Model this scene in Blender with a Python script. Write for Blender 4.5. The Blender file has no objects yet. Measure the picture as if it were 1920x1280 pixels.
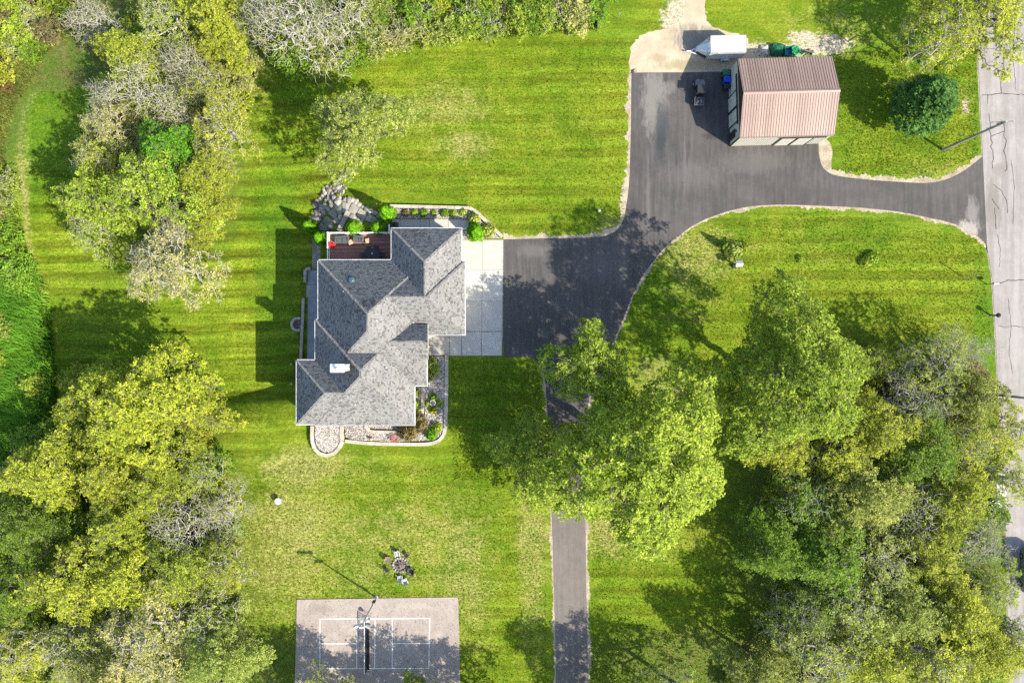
import bpy, bmesh, math, random
import numpy as np
from mathutils import Vector, Matrix

# ------------------------------------------------------------------ camera, sky, sun, exposure
scene = bpy.context.scene
col = scene.collection
CAM_H = 83.66                      # drone height (m); 24 mm lens -> 125.5 m of ground across the frame
cam_d = bpy.data.cameras.new('camera'); cam_d.lens = 24; cam_d.sensor_width = 36
cam_d.sensor_fit = 'HORIZONTAL'; cam_d.clip_start = 0.5; cam_d.clip_end = 3000
cam = bpy.data.objects.new('camera', cam_d); cam.location = (0, 0, CAM_H); col.objects.link(cam)
scene.camera = cam

SUN_EL = math.radians(38.0)
SH = Vector((-0.838, 0.545))       # direction in which shadows fall
sun_dir = Vector((-SH.x * math.cos(SUN_EL), -SH.y * math.cos(SUN_EL), math.sin(SUN_EL)))
world = bpy.data.worlds.new('World'); scene.world = world; world.use_nodes = True
wn = world.node_tree; wn.nodes.clear()
sky = wn.nodes.new('ShaderNodeTexSky'); sky.sky_type = 'NISHITA'; sky.sun_disc = False
sky.sun_elevation = SUN_EL; sky.sun_rotation = math.atan2(sun_dir.x, sun_dir.y)
bg = wn.nodes.new('ShaderNodeBackground'); bg.inputs[1].default_value = 0.14
wo = wn.nodes.new('ShaderNodeOutputWorld')
wn.links.new(sky.outputs[0], bg.inputs[0]); wn.links.new(bg.outputs[0], wo.inputs[0])
sl = bpy.data.lights.new('sun', 'SUN'); sl.energy = 4.5; sl.angle = math.radians(0.5); sl.color = (1.0, 0.935, 0.80)
so = bpy.data.objects.new('sun', sl); so.rotation_euler = sun_dir.to_track_quat('Z', 'Y').to_euler()
so.location = (60, -40, 60); col.objects.link(so)
vs = scene.view_settings; vs.view_transform = 'Standard'; vs.look = 'None'; vs.gamma = 1.0; vs.use_curve_mapping = False
vs.exposure = 1.42
scene.cycles.max_bounces = 6; scene.cycles.diffuse_bounces = 4; scene.cycles.transmission_bounces = 4
scene.cycles.transparent_max_bounces = 4; scene.cycles.caustics_reflective = False; scene.cycles.caustics_refractive = False
scene.cycles.use_denoising = False

rng = np.random.default_rng(7)
random.seed(7)

# ------------------------------------------------------------------ terrain and picture-measure helpers
def sstep(t): t = np.clip(t, 0, 1); return t * t * (3 - 2 * t)
DROP = 3.2
def hgt(x, y):
    """ground height: level to the east, falling to the walk-out side in the west"""
    w = sstep((np.asarray(y, float) + 12.0) / 8.0)
    w2 = sstep((np.asarray(y, float) - 17.0) / 9.0); s0 = -24.5 + 4.3 * w + 5.5 * w2; s1 = -64.0 + 38.8 * w - 38.0 * w2
    return -DROP * sstep((s0 - np.asarray(x, float)) / (s0 - s1))
def P(px, py, z=0.0):
    k = (CAM_H - z) / CAM_H
    return ((px - 960) / 15.3 * k, (640 - py) / 15.3 * k)
def G(px, py, dz=0.0):
    z = 0.0
    for _ in range(6):
        x, y = P(px, py, z + dz); z = float(hgt(x, y))
    return Vector((x, y, z + dz))

# ------------------------------------------------------------------ object helpers
def link(o): col.objects.link(o); return o
def tag(o, label=None, cat=None, group=None, kind=None):
    if label: o['label'] = label
    if cat: o['category'] = cat
    if group: o['group'] = group
    if kind: o['kind'] = kind
    return o
def thing(name, loc, label, cat, rz=0.0, group=None, scale=1.0):
    o = bpy.data.objects.new(name, None); o.empty_display_size = 0.3
    o.location = loc; o.rotation_euler = (0, 0, rz); o.scale = (scale,) * 3 if not hasattr(scale, '__len__') else scale
    link(o); return tag(o, label, cat, group)
def part(name, me, parent=None, kind=None, label=None, loc=None, color=None):
    o = bpy.data.objects.new(name, me); link(o)
    if parent is not None: o.parent = parent
    if loc is not None: o.location = loc
    if kind: o['kind'] = kind
    if label: o['label'] = label
    if color is not None: o.color = (*color, 1.0)
    return o

def np_mesh(name, V, F, mat, smooth=False, nv=4, attr=None):
    """V (n,3), F (m,nv) arrays -> mesh, fast"""
    V = np.ascontiguousarray(V, np.float32); F = np.ascontiguousarray(F, np.int32)
    me = bpy.data.meshes.new(name)
    me.vertices.add(len(V)); me.loops.add(F.size); me.polygons.add(len(F))
    me.vertices.foreach_set('co', V.ravel()); me.loops.foreach_set('vertex_index', F.ravel())
    me.polygons.foreach_set('loop_start', np.arange(0, F.size, nv, dtype=np.int32))
    me.update(calc_edges=True)
    if smooth: me.polygons.foreach_set('use_smooth', np.ones(len(F), bool))
    if attr is not None:
        for k, v in attr.items():
            a = me.attributes.new(k, 'FLOAT', 'FACE' if len(v) == len(F) else 'POINT'); a.data.foreach_set('value', np.ascontiguousarray(v, np.float32))
    if mat: me.materials.append(mat)
    return me

class MB:
    """collects boxes, prisms, tubes and lathes; mesh() gives ONE mesh"""
    def __init__(s): s.v = []; s.f = []
    def _add(s, vs, fs):
        b = len(s.v); s.v += [tuple(p) for p in vs]; s.f += [tuple(b + i for i in f) for f in fs]; return s
    def box(s, x0, y0, z0, x1, y1, z1, M=None):
        p = [(x0,y0,z0),(x1,y0,z0),(x1,y1,z0),(x0,y1,z0),(x0,y0,z1),(x1,y0,z1),(x1,y1,z1),(x0,y1,z1)]
        if M is not None: p = [M @ Vector(q) for q in p]
        return s._add(p, [(0,3,2,1),(4,5,6,7),(0,1,5,4),(1,2,6,5),(2,3,7,6),(3,0,4,7)])
    def cbox(s, c, d, bev=0.0, M=None):
        """box with centre c, size d and a chamfer bev on the vertical and top edges"""
        hx, hy, hz = d[0]/2, d[1]/2, d[2]/2
        if bev <= 0: return s.box(c[0]-hx, c[1]-hy, c[2]-hz, c[0]+hx, c[1]+hy, c[2]+hz, M)
        b = bev
        def ring(z, i): return [(c[0]-hx+i+b, c[1]-hy+i, z), (c[0]+hx-i-b, c[1]-hy+i, z), (c[0]+hx-i, c[1]-hy+i+b, z), (c[0]+hx-i, c[1]+hy-i-b, z),
                                (c[0]+hx-i-b, c[1]+hy-i, z), (c[0]-hx+i+b, c[1]+hy-i, z), (c[0]-hx+i, c[1]+hy-i-b, z), (c[0]-hx+i, c[1]-hy+i+b, z)]
        return s.loft([ring(c[2]-hz, 0), ring(c[2]+hz-b, 0), ring(c[2]+hz, b*0.9)], M)
    def loft(s, rings, M=None, cap=True):
        n = len(rings[0]); vs = [Vector(p) for r in rings for p in r]
        if M is not None: vs = [M @ p for p in vs]
        fs = []
        for k in range(len(rings)-1):
            for i in range(n):
                j = (i+1) % n; fs.append((k*n+i, k*n+j, (k+1)*n+j, (k+1)*n+i))
        if cap: fs.append(tuple(range(n-1, -1, -1))); fs.append(tuple((len(rings)-1)*n+i for i in range(n)))
        return s._add(vs, fs)
    def prism(s, poly, z0, z1):
        """vertical prism over a CCW plan polygon; z0/z1 numbers or per-vertex lists"""
        n = len(poly); a = z0 if hasattr(z0, '__len__') else [z0]*n; b = z1 if hasattr(z1, '__len__') else [z1]*n
        return s.loft([[(p[0],p[1],a[i]) for i,p in enumerate(poly)], [(p[0],p[1],b[i]) for i,p in enumerate(poly)]])
    def tube(s, pts, r, n=8, cap=True, M=None):
        pts = [Vector(p) for p in pts]; rr = r if hasattr(r, '__len__') else [r]*len(pts); rings = []
        for i, p in enumerate(pts):
            d = (pts[min(i+1, len(pts)-1)] - pts[max(i-1, 0)]).normalized()
            u = d.cross(Vector((0,0,1)))
            if u.length < 1e-3: u = Vector((1,0,0))
            u.normalize(); w = u.cross(d)
            rings.append([p + (u*math.cos(a)+w*math.sin(a))*rr[i] for a in [2*math.pi*k/n for k in range(n)]])
        return s.loft(rings, M, cap)
    def lathe(s, prof, c=(0,0,0), n=16, M=None):
        rings = [[(c[0]+r*math.cos(2*math.pi*k/n), c[1]+r*math.sin(2*math.pi*k/n), c[2]+z) for k in range(n)] for r, z in prof]
        return s.loft(rings, M)
    def quad(s, a, b, c, d): return s._add([a,b,c,d], [(0,1,2,3)])
    def mesh(s, name, mat, smooth=False, bevel=0.0):
        me = bpy.data.meshes.new(name); me.from_pydata([tuple(p) for p in s.v], [], s.f)
        bm = bmesh.new(); bm.from_mesh(me)
        big = [f for f in bm.faces if len(f.verts) > 4]
        if big: bmesh.ops.triangulate(bm, faces=big)
        bmesh.ops.recalc_face_normals(bm, faces=bm.faces)
        bm.to_mesh(me); bm.free()
        if smooth:
            me.polygons.foreach_set('use_smooth', np.ones(len(me.polygons), bool))
            try: me.set_sharp_from_angle(angle=math.radians(40))
            except Exception: pass
        me.materials.append(mat); return me
    def part(s, name, mat, parent=None, **k):
        sm = k.pop('smooth', False); return part(name, s.mesh(name, mat, sm), parent, **k)

def sheet(name, polys, mat, parent=None, kind=None):
    """flat polygons (lists of 3-D points) as one mesh"""
    bm = bmesh.new()
    for poly in polys:
        f = bm.faces.new([bm.verts.new(p) for p in poly])
    bmesh.ops.triangulate(bm, faces=bm.faces)
    for f in bm.faces:
        if f.normal.z < 0: f.normal_flip()
    me = bpy.data.meshes.new(name); bm.to_mesh(me); bm.free(); me.materials.append(mat)
    return part(name, me, parent, kind)

def smooth_line(pts, n=6, closed=False):
    """Catmull-Rom through pixel points"""
    pts = [Vector(p) for p in pts]; out = []
    N = len(pts); rngi = range(N if closed else N-1)
    for i in rngi:
        p0 = pts[(i-1) % N] if (closed or i > 0) else pts[0]; p1 = pts[i]; p2 = pts[(i+1) % N]
        p3 = pts[(i+2) % N] if (closed or i+2 < N) else pts[-1]
        for k in range(n):
            t = k/n; out.append(0.5*((2*p1)+(p2-p0)*t+(2*p0-5*p1+4*p2-p3)*t*t+(3*p1-p0-3*p2+p3)*t**3))
    if not closed: out.append(pts[-1])
    return out

# ------------------------------------------------------------------ materials
def nt_mat(name):
    m = bpy.data.materials.new(name); m.use_nodes = True; nt = m.node_tree; nt.nodes.clear()
    out = nt.nodes.new('ShaderNodeOutputMaterial'); bs = nt.nodes.new('ShaderNodeBsdfPrincipled')
    nt.links.new(bs.outputs[0], out.inputs[0]); bs.inputs['Specular IOR Level'].default_value = 0.25
    return m, nt, bs, out
class N:
    """tiny node-graph writer"""
    def __init__(s, nt): s.nt = nt
    def new(s, t, **k):
        n = s.nt.nodes.new(t)
        for a, b in k.items(): setattr(n, a, b)
        return n
    def put(s, sock, v):
        if hasattr(v, 'is_output'): s.nt.links.new(v, sock)
        else:
            try: sock.default_value = v
            except Exception: sock.default_value = (*v, 1.0)
    def pos(s): return s.new('ShaderNodeNewGeometry').outputs['Position']
    def objco(s): return s.new('ShaderNodeTexCoord').outputs['Object']
    def noise(s, vec, scale, detail=3, rough=0.55, dist=0.0, stretch=None):
        if stretch:
            m = s.new('ShaderNodeMapping'); s.put(m.inputs[0], vec); m.inputs['Scale'].default_value = stretch; vec = m.outputs[0]
        n = s.new('ShaderNodeTexNoise'); s.put(n.inputs['Vector'], vec); n.inputs['Scale'].default_value = scale
        n.inputs['Detail'].default_value = detail; n.inputs['Roughness'].default_value = rough; n.inputs['Distortion'].default_value = dist
        return n.outputs[0]
    def ramp(s, v, a, b, lo=0.0, hi=1.0):
        n = s.new('ShaderNodeMapRange'); n.interpolation_type = 'SMOOTHSTEP'; s.put(n.inputs[0], v)
        for i, q in enumerate((a, b, lo, hi)): s.put(n.inputs[1+i], q)
        return n.outputs[0]
    def mix(s, f, a, b, mode='MIX'):
        n = s.new('ShaderNodeMix', data_type='RGBA', blend_type=mode); s.put(n.inputs[0], f); s.put(n.inputs[6], a if hasattr(a,'is_output') else (*a,1.0)); s.put(n.inputs[7], b if hasattr(b,'is_output') else (*b,1.0))
        return n.outputs[2]
    def math(s, op, a, b=0.0, c=None, clamp=False):
        n = s.new('ShaderNodeMath', operation=op, use_clamp=clamp); s.put(n.inputs[0], a); s.put(n.inputs[1], b)
        if c is not None: s.put(n.inputs[2], c)
        return n.outputs[0]
    def scale(s, c, f):
        n = s.new('ShaderNodeVectorMath', operation='SCALE'); s.put(n.inputs[0], c); s.put(n.inputs[3], f); return n.outputs[0]
    def attr(s, name):
        n = s.new('ShaderNodeAttribute'); n.attribute_name = name; return n.outputs['Fac']
    def bump(s, h, strength, dist):
        n = s.new('ShaderNodeBump'); s.put(n.inputs['Height'], h); n.inputs['Strength'].default_value = strength; n.inputs['Distance'].default_value = dist
        return n.outputs[0]

def pm(name, c, c2=None, rough=0.8, scale=3.0, fine=25.0, bump=0.0, metal=0.0, spec=0.25, stretch=None, var=0.25, island=0.0, coat=0.0, world=False):
    """general procedural material: two tones, fine grain, relief"""
    m, nt, bs, out = nt_mat(name); g = N(nt)
    co = g.pos() if world else g.objco(); c2 = c2 or tuple(x*0.72 for x in c)
    a = g.noise(co, scale, 4, 0.6, stretch=stretch); f = g.noise(co, fine, 2, 0.6)
    colr = g.mix(g.ramp(a, 0.35, 0.65), c, c2)
    v = g.ramp(f, 0.25, 0.75, 1-var, 1+var); colr = g.scale(colr, v)
    if island > 0:
        r = g.new('ShaderNodeNewGeometry').outputs['Random Per Island']
        r2 = g.new('ShaderNodeObjectInfo').outputs['Random']
        r = g.math('FRACT', g.math('ADD', r, r2))
        colr = g.scale(colr, g.ramp(r, 0, 1, 1-island, 1+island))
    g.put(bs.inputs['Base Color'], colr); bs.inputs['Roughness'].default_value = rough; bs.inputs['Metallic'].default_value = metal
    bs.inputs['Specular IOR Level'].default_value = spec; bs.inputs['Coat Weight'].default_value = coat
    if bump: g.put(bs.inputs['Normal'], g.bump(f, bump, 0.02))
    return m

def leaf_mat(name, trans=0.3):
    m, nt, bs, out = nt_mat(name); g = N(nt)
    oc = g.new('ShaderNodeObjectInfo').outputs['Color']; rnd = g.new('ShaderNodeNewGeometry').outputs['Random Per Island']
    tint = g.attr('tint')
    v = g.math('MULTIPLY', g.ramp(rnd, 0, 1, 0.6, 1.45), g.ramp(tint, 0, 1, 0.72, 1.28))
    c = g.scale(oc, v)
    warm = g.mix(1.0, c, (1.06, 1.04, 0.9), 'MULTIPLY'); cool = g.mix(1.0, c, (0.87, 0.98, 0.8), 'MULTIPLY')
    c = g.mix(g.ramp(g.math('ADD', g.math('MULTIPLY', tint, 0.7), g.math('MULTIPLY', rnd, 0.3)), 0.25, 0.75), cool, warm)
    g.put(bs.inputs['Base Color'], c); bs.inputs['Roughness'].default_value = 0.65; bs.inputs['Specular IOR Level'].default_value = 0.10
    tr = g.new('ShaderNodeBsdfTranslucent'); g.put(tr.inputs[0], g.mix(1.0, c, (1.1, 1.15, 0.5), 'MULTIPLY'))
    ms = g.new('ShaderNodeMixShader'); ms.inputs[0].default_value = trans
    nt.links.new(bs.outputs[0], ms.inputs[1]); nt.links.new(tr.outputs[0], ms.inputs[2]); nt.links.new(ms.outputs[0], out.inputs[0])
    return m

def lawn_mat():
    m, nt, bs, out = nt_mat('lawn'); g = N(nt); p = g.pos()
    sx = g.new('ShaderNodeSeparateXYZ'); g.put(sx.inputs[0], p)
    big = g.noise(p, 0.11, 4, 0.6, 0.6); mid = g.noise(p, 0.55, 4, 0.65, 0.4); fine = g.noise(p, 3.2, 5, 0.75, stretch=(0.75, 1.25, 1)); grain = g.noise(p, 9.0, 3, 0.7)
    wob = g.noise(p, 0.06, 2)
    # mowing bands: the grass leans away or towards in turn
    yy = g.math('ADD', sx.outputs[1], g.math('MULTIPLY', wob, 2.6))
    yy = g.math('ADD', yy, g.math('MULTIPLY', sx.outputs[0], -0.02))
    s1 = g.ramp(g.math('SINE', g.math('MULTIPLY', yy, 2*math.pi/2.25)), -0.55, 0.55, -1.0, 1.0); s2 = g.math('SINE', g.math('MULTIPLY', yy, 2*math.pi/0.92))
    streak = g.noise(p, 1.0, 4, 0.65, stretch=(0.05, 2.2, 1))
    band = g.math('ADD', g.math('MULTIPLY', g.math('MULTIPLY', s1, g.ramp(g.noise(p, 0.09, 3, 0.6), 0.36, 0.62, 0.15, 1.15)), 0.5), g.math('MULTIPLY', s2, 0.20)); band = g.math('ADD', band, g.math('MULTIPLY', g.math('SUBTRACT', streak, 0.5), 2.9))
    band = g.math('MULTIPLY', band, g.attr('stripe'))
    green = g.mix(g.ramp(g.math('ADD', g.math('MULTIPLY', big, 0.6), g.math('MULTIPLY', mid, 0.4)), 0.36, 0.64), (0.074, 0.129, 0.005), (0.144, 0.183, 0.012))
    green = g.scale(green, g.math('ADD', 1.0, g.math('MULTIPLY', band, 0.52)))
    warm = g.mix(1.0, green, (1.22, 1.0, 0.8), 'MULTIPLY'); green = g.mix(g.ramp(band, -0.7, 0.2, 0.45, 0.0), green, warm)
    deep_green = g.mix(g.ramp(mid, 0.3, 0.7), (0.040, 0.115, 0.006), (0.075, 0.15, 0.008))
    colr = g.mix(g.math('MULTIPLY', g.attr('deep_green'), 0.8), green, deep_green)
    straw = g.mix(g.ramp(fine, 0.35, 0.65), (0.185, 0.180, 0.045), (0.315, 0.275, 0.105))
    sa = g.math('ADD', g.attr('straw'), g.math('MULTIPLY', g.math('SUBTRACT', mid, 0.5), 1.3)); sa = g.math('ADD', sa, g.math('MULTIPLY', g.math('SUBTRACT', fine, 0.5), 1.4))
    sa = g.math('MULTIPLY', g.ramp(sa, 0.2, 1.0), g.ramp(g.attr('straw'), 0.0, 0.35))
    colr = g.mix(g.math('MULTIPLY', sa, 0.66), colr, straw)
    # scattered dry flecks everywhere
    colr = g.mix(g.ramp(g.noise(p, 0.85, 5, 0.75, 0.8), 0.60, 0.74, 0.0, 0.30), colr, (0.19, 0.165, 0.045))
    rough = g.mix(g.ramp(mid, 0.35, 0.65), (0.105, 0.110, 0.030), (0.065, 0.110, 0.014))
    colr = g.mix(g.attr('rough'), colr, rough)
    dirt = g.mix(g.ramp(fine, 0.3, 0.7), (0.30, 0.25, 0.17), (0.42, 0.36, 0.26))
    da = g.math('ADD', g.attr('dirt'), g.math('MULTIPLY', g.math('SUBTRACT', g.noise(p, 1.3, 5, 0.75), 0.5), 1.6))
    da = g.math('MULTIPLY', g.ramp(da, 0.35, 0.7), g.ramp(g.attr('dirt'), 0.0, 0.3))
    colr = g.mix(da, colr, dirt)
    v = g.math('MULTIPLY', g.ramp(fine, 0.25, 0.75, 0.62, 1.38), g.ramp(grain, 0.2, 0.8, 0.62, 1.38))
    g.put(bs.inputs['Base Color'], g.scale(colr, v)); bs.inputs['Roughness'].default_value = 0.9; bs.inputs['Specular IOR Level'].default_value = 0.1
    h = g.math('ADD', g.math('MULTIPLY', fine, 0.6), g.math('MULTIPLY', grain, 0.5))
    g.put(bs.inputs['Normal'], g.bump(h, 0.9, 0.16))
    return m

def asphalt_mat(name, c, c2, streaks, stains=()):
    m, nt, bs, out = nt_mat(name); g = N(nt); p = g.pos()
    big = g.noise(p, 0.16, 4, 0.6, 0.5); st = g.noise(p, 1.0, 4, 0.7, stretch=streaks); f = g.noise(p, 22, 2, 0.7); mid = g.noise(p, 1.1, 5, 0.7)
    colr = g.mix(g.ramp(g.math('ADD', g.math('MULTIPLY', big, 0.4), g.math('MULTIPLY', st, 0.6)), 0.36, 0.66), c, c2)
    colr = g.scale(colr, g.math('MULTIPLY', g.ramp(f, 0.2, 0.8, 0.8, 1.2), g.ramp(mid, 0.25, 0.75, 0.9, 1.1)))
    for (x, y, rx, ry, cc, amt) in stains:
        mp = g.new('ShaderNodeMapping'); mp.vector_type = 'TEXTURE'; g.put(mp.inputs[0], p); mp.inputs['Location'].default_value = (x, y, 0); mp.inputs['Scale'].default_value = (rx, ry, 1e3)
        ln = g.new('ShaderNodeVectorMath', operation='LENGTH'); g.put(ln.inputs[0], mp.outputs[0])
        d = g.math('ADD', ln.outputs[1], g.math('MULTIPLY', g.math('SUBTRACT', g.noise(p, 1.0, 5, 0.75, stretch=(2.2, 0.7, 1)), 0.5), 1.7))
        colr = g.mix(g.ramp(d, 0.9, 0.35, 0.0, amt), colr, cc)
    g.put(bs.inputs['Base Color'], colr); bs.inputs['Roughness'].default_value = 0.85; bs.inputs['Specular IOR Level'].default_value = 0.2
    g.put(bs.inputs['Normal'], g.bump(f, 0.5, 0.01)); return m

M = {}
M['lawn'] = lawn_mat()
M['leaf'] = leaf_mat('leaf', 0.42)
M['bark'] = pm('bark', (0.16, 0.135, 0.11), (0.10, 0.085, 0.07), 0.9, 3, 20, 0.5, stretch=(1,1,0.2))
M['twig_grey'] = pm('grey_bark', (0.36, 0.335, 0.285), (0.24, 0.22, 0.185), 0.9, 3, 20, 0.3)
def pw(px, py): return P(px, py)
ast = []
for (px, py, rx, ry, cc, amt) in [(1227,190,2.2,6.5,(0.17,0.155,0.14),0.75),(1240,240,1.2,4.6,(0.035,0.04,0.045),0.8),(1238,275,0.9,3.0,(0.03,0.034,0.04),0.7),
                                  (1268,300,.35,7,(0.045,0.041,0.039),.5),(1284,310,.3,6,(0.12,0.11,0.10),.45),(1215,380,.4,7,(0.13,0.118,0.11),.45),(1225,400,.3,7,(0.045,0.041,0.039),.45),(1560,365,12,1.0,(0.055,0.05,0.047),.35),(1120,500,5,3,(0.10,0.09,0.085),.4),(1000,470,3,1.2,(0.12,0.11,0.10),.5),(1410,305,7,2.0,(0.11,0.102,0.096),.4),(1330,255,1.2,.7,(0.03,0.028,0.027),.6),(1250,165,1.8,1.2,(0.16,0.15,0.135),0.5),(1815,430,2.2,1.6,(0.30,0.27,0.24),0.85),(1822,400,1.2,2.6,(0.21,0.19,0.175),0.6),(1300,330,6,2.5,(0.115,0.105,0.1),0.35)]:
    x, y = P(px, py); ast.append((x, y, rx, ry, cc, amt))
M['asphalt'] = asphalt_mat('asphalt', (0.052, 0.0475, 0.045), (0.083, 0.076, 0.071), (2.2, 0.16, 1), ast)
M['lane'] = asphalt_mat('lane_asphalt', (0.112, 0.097, 0.086), (0.142, 0.124, 0.110), (2.6, 0.05, 1))
M['road'] = asphalt_mat('road_asphalt', (0.200, 0.180, 0.168), (0.262, 0.238, 0.225), (1.6, 0.06, 1), [(*P(1862,385),1.6,4.5,(0.13,0.115,0.10),0.6),(*P(1872,320),1.2,1.4,(0.15,0.13,0.11),0.5),(*P(1858,560),.5,30,(0.17,0.152,0.14),0.45),(*P(1885,200),.6,30,(0.175,0.157,0.145),0.4),(*P(1905,620),1.1,9,(0.29,0.265,0.25),0.5),(*P(1850,120),.8,5,(0.16,0.145,0.13),0.4)])
M['court'] = asphalt_mat('court_concrete', (0.250, 0.208, 0.182), (0.295, 0.25, 0.218), (0.5, 0.3, 1), [(*P(600,1140),2.5,.8,(0.19,0.16,0.14),.5),(*P(780,1135),3,.6,(0.33,0.29,0.25),.5),(*P(840,1200),.8,3,(0.2,0.17,0.15),.45),(*P(700,1265),3.5,.8,(0.19,0.16,0.14),.45)])
M['tar'] = pm('crack_sealant', (0.035, 0.032, 0.03), rough=0.6)
M['gravel'] = pm('gravel_shoulder', (0.33, 0.275, 0.20), (0.22, 0.18, 0.125), 0.95, 0.9, 9, 0.9, world=True, var=0.4)
M['concrete'] = pm('concrete', (0.40, 0.375, 0.325), (0.35, 0.33, 0.285), 0.85, 0.7, 14, 0.25, var=0.10, world=True, island=0.07)
M['flagging'] = pm('shaded_concrete_paver', (0.26, 0.265, 0.27), (0.21, 0.215, 0.22), 0.85, 0.9, 12, 0.3, var=0.12, world=True, island=0.12)  # blue-grey of the house shade is put into this concrete's base colour
M['paver'] = pm('patio_paver', (0.275, 0.25, 0.215), (0.21, 0.19, 0.165), 0.9, 2.0, 10, 0.5, var=0.2, world=True, island=0.15)
M['wallstone'] = pm('retaining_block', (0.37, 0.325, 0.26), (0.30, 0.265, 0.215), 0.9, 2.0, 14, 0.5, world=True, var=0.15, island=0.1)
M['boulder'] = pm('boulder_stone', (0.27, 0.24, 0.205), (0.15, 0.137, 0.12), 0.9, 2.0, 9, 0.6, island=0.4)
M['pebble'] = pm('river_pebble', (0.40, 0.36, 0.32), (0.26, 0.235, 0.21), 0.8, 5.0, 12, 0.4, island=0.55, world=True)
M['bed'] = pm('gravel_bed', (0.30, 0.27, 0.24), (0.19, 0.17, 0.15), 0.95, 6.0, 10, 0.9, world=True, var=0.45)
def shingle_mat():
    m, nt, bs, out = nt_mat('roof_shingle'); g = N(nt); p = g.pos(); r = g.new('ShaderNodeNewGeometry').outputs['Random Per Island']
    c = g.mix(g.ramp(r, 0.02, 0.42), (0.086, 0.083, 0.079), (0.170, 0.164, 0.156)); c = g.mix(g.ramp(r, 0.72, 1.0), c, (0.20, 0.193, 0.184))
    c = g.scale(c, g.math('MULTIPLY', g.ramp(g.noise(p, 9, 2, 0.6), 0.25, 0.75, 0.85, 1.15), g.ramp(g.noise(p, 0.35, 3), 0.3, 0.7, 0.93, 1.07)))
    g.put(bs.inputs['Base Color'], c); bs.inputs['Roughness'].default_value = 0.92; return m
M['shingle'] = shingle_mat()
M['underlay'] = pm('roof_underlay', (0.06, 0.06, 0.063), rough=0.95)
M['gutter'] = pm('gutter_paint', (0.48, 0.48, 0.47), (0.40, 0.40, 0.39), 0.5, 1.2, 20, var=0.15)
M['white'] = pm('white_paint', (0.78, 0.78, 0.77), (0.70, 0.70, 0.69), 0.5, 2, 20, var=0.05)
M['cream'] = pm('cream_siding', (0.52, 0.49, 0.42), (0.47, 0.44, 0.38), 0.7, 1.5, 12, 0.2, var=0.08)
M['siding'] = pm('grey_siding', (0.36, 0.35, 0.33), (0.32, 0.31, 0.29), 0.7, 1.5, 12, 0.2, var=0.08)
M['stonewall'] = pm('house_stone', (0.30, 0.27, 0.23), (0.19, 0.17, 0.15), 0.9, 4, 12, 0.7, var=0.25)
M['pane'] = pm('window_pane', (0.03, 0.038, 0.045), (0.02, 0.026, 0.03), 0.08, 1, 3, spec=0.6, var=0.05)
M['dark'] = pm('dark_metal', (0.025, 0.026, 0.03), (0.018, 0.018, 0.02), 0.45, 3, 20, spec=0.4)
M['rubber'] = pm('rubber', (0.018, 0.018, 0.018), rough=0.85)
M['steel'] = pm('galvanised_steel', (0.42, 0.43, 0.44), (0.34, 0.35, 0.36), 0.4, 3, 20, metal=0.5, var=0.1)
M['deck'] = pm('deck_board', (0.27, 0.125, 0.09), (0.19, 0.09, 0.068), 0.65, 1.2, 18, 0.2, stretch=(0.3, 4, 1), island=0.22)
M['rust_roof'] = pm('brown_metal_roof', (0.235, 0.160, 0.128), (0.208, 0.141, 0.112), 0.42, 0.8, 10, spec=0.35, var=0.14, island=0.12, stretch=(2.5, .25, .5))
M['barnwall'] = pm('barn_siding', (0.40, 0.39, 0.33), (0.36, 0.35, 0.30), 0.65, 1.2, 10, 0.1, var=0.08)
M['barntrim'] = pm('barn_trim', (0.035, 0.026, 0.022), rough=0.6)
M['wood'] = pm('weathered_wood', (0.20, 0.155, 0.115), (0.14, 0.11, 0.085), 0.85, 2.5, 18, 0.3, stretch=(1,1,0.15))
M['pole_wood'] = pm('pole_wood', (0.30, 0.275, 0.245), (0.22, 0.20, 0.18), 0.85, 2.5, 18, 0.3, stretch=(1,1,0.15))
M['green_plastic'] = pm('green_plastic', (0.01, 0.14, 0.07), rough=0.5, spec=0.4)
M['hose'] = pm('hose_rubber', (0.05, 0.42, 0.16), rough=0.5)
M['blue_plastic'] = pm('blue_plastic', (0.012, 0.06, 0.55), rough=0.5, spec=0.4)
M['teal_plastic'] = pm('teal_plastic', (0.01, 0.17, 0.20), rough=0.45, spec=0.4)
M['tarp'] = pm('green_tarp', (0.012, 0.11, 0.045), (0.008, 0.075, 0.035), 0.6, 5, 15, 0.5)
M['red'] = pm('red_fabric', (0.55, 0.012, 0.02), (0.45, 0.01, 0.02), 0.8, 4, 30)
M['furn'] = pm('furniture_cover', (0.075, 0.085, 0.085), (0.055, 0.062, 0.062), 0.8, 4, 30, 0.2)
M['cushion'] = pm('tan_cushion', (0.45, 0.29, 0.19), rough=0.9)
M['plastic_white'] = pm('white_plastic', (0.40, 0.39, 0.37), rough=0.45, var=0.05)
M['carwhite'] = pm('white_car_paint', (0.44, 0.445, 0.45), (0.42, 0.425, 0.43), 0.35, 1, 10, spec=0.5, coat=0.6, var=0.02)
M['carglass'] = pm('car_glass', (0.04, 0.09, 0.11), rough=0.05, spec=0.8, var=0.03)
M['vangreen'] = pm('grey_green_paint', (0.20, 0.27, 0.23), rough=0.35, coat=0.5, var=0.03)
M['bluepost'] = pm('dark_blue_paint', (0.01, 0.035, 0.10), rough=0.35, spec=0.5)
M['utvbody'] = pm('grey_plastic', (0.13, 0.133, 0.137), (0.1, 0.1, 0.1), 0.5, 3, 20)
M['litter'] = pm('pale_debris', (0.30, 0.28, 0.25), (0.18, 0.16, 0.14), 0.9, 4, 15, island=0.4)
M['netmesh'] = pm('black_net', (0.012, 0.013, 0.016), rough=0.9)
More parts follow.
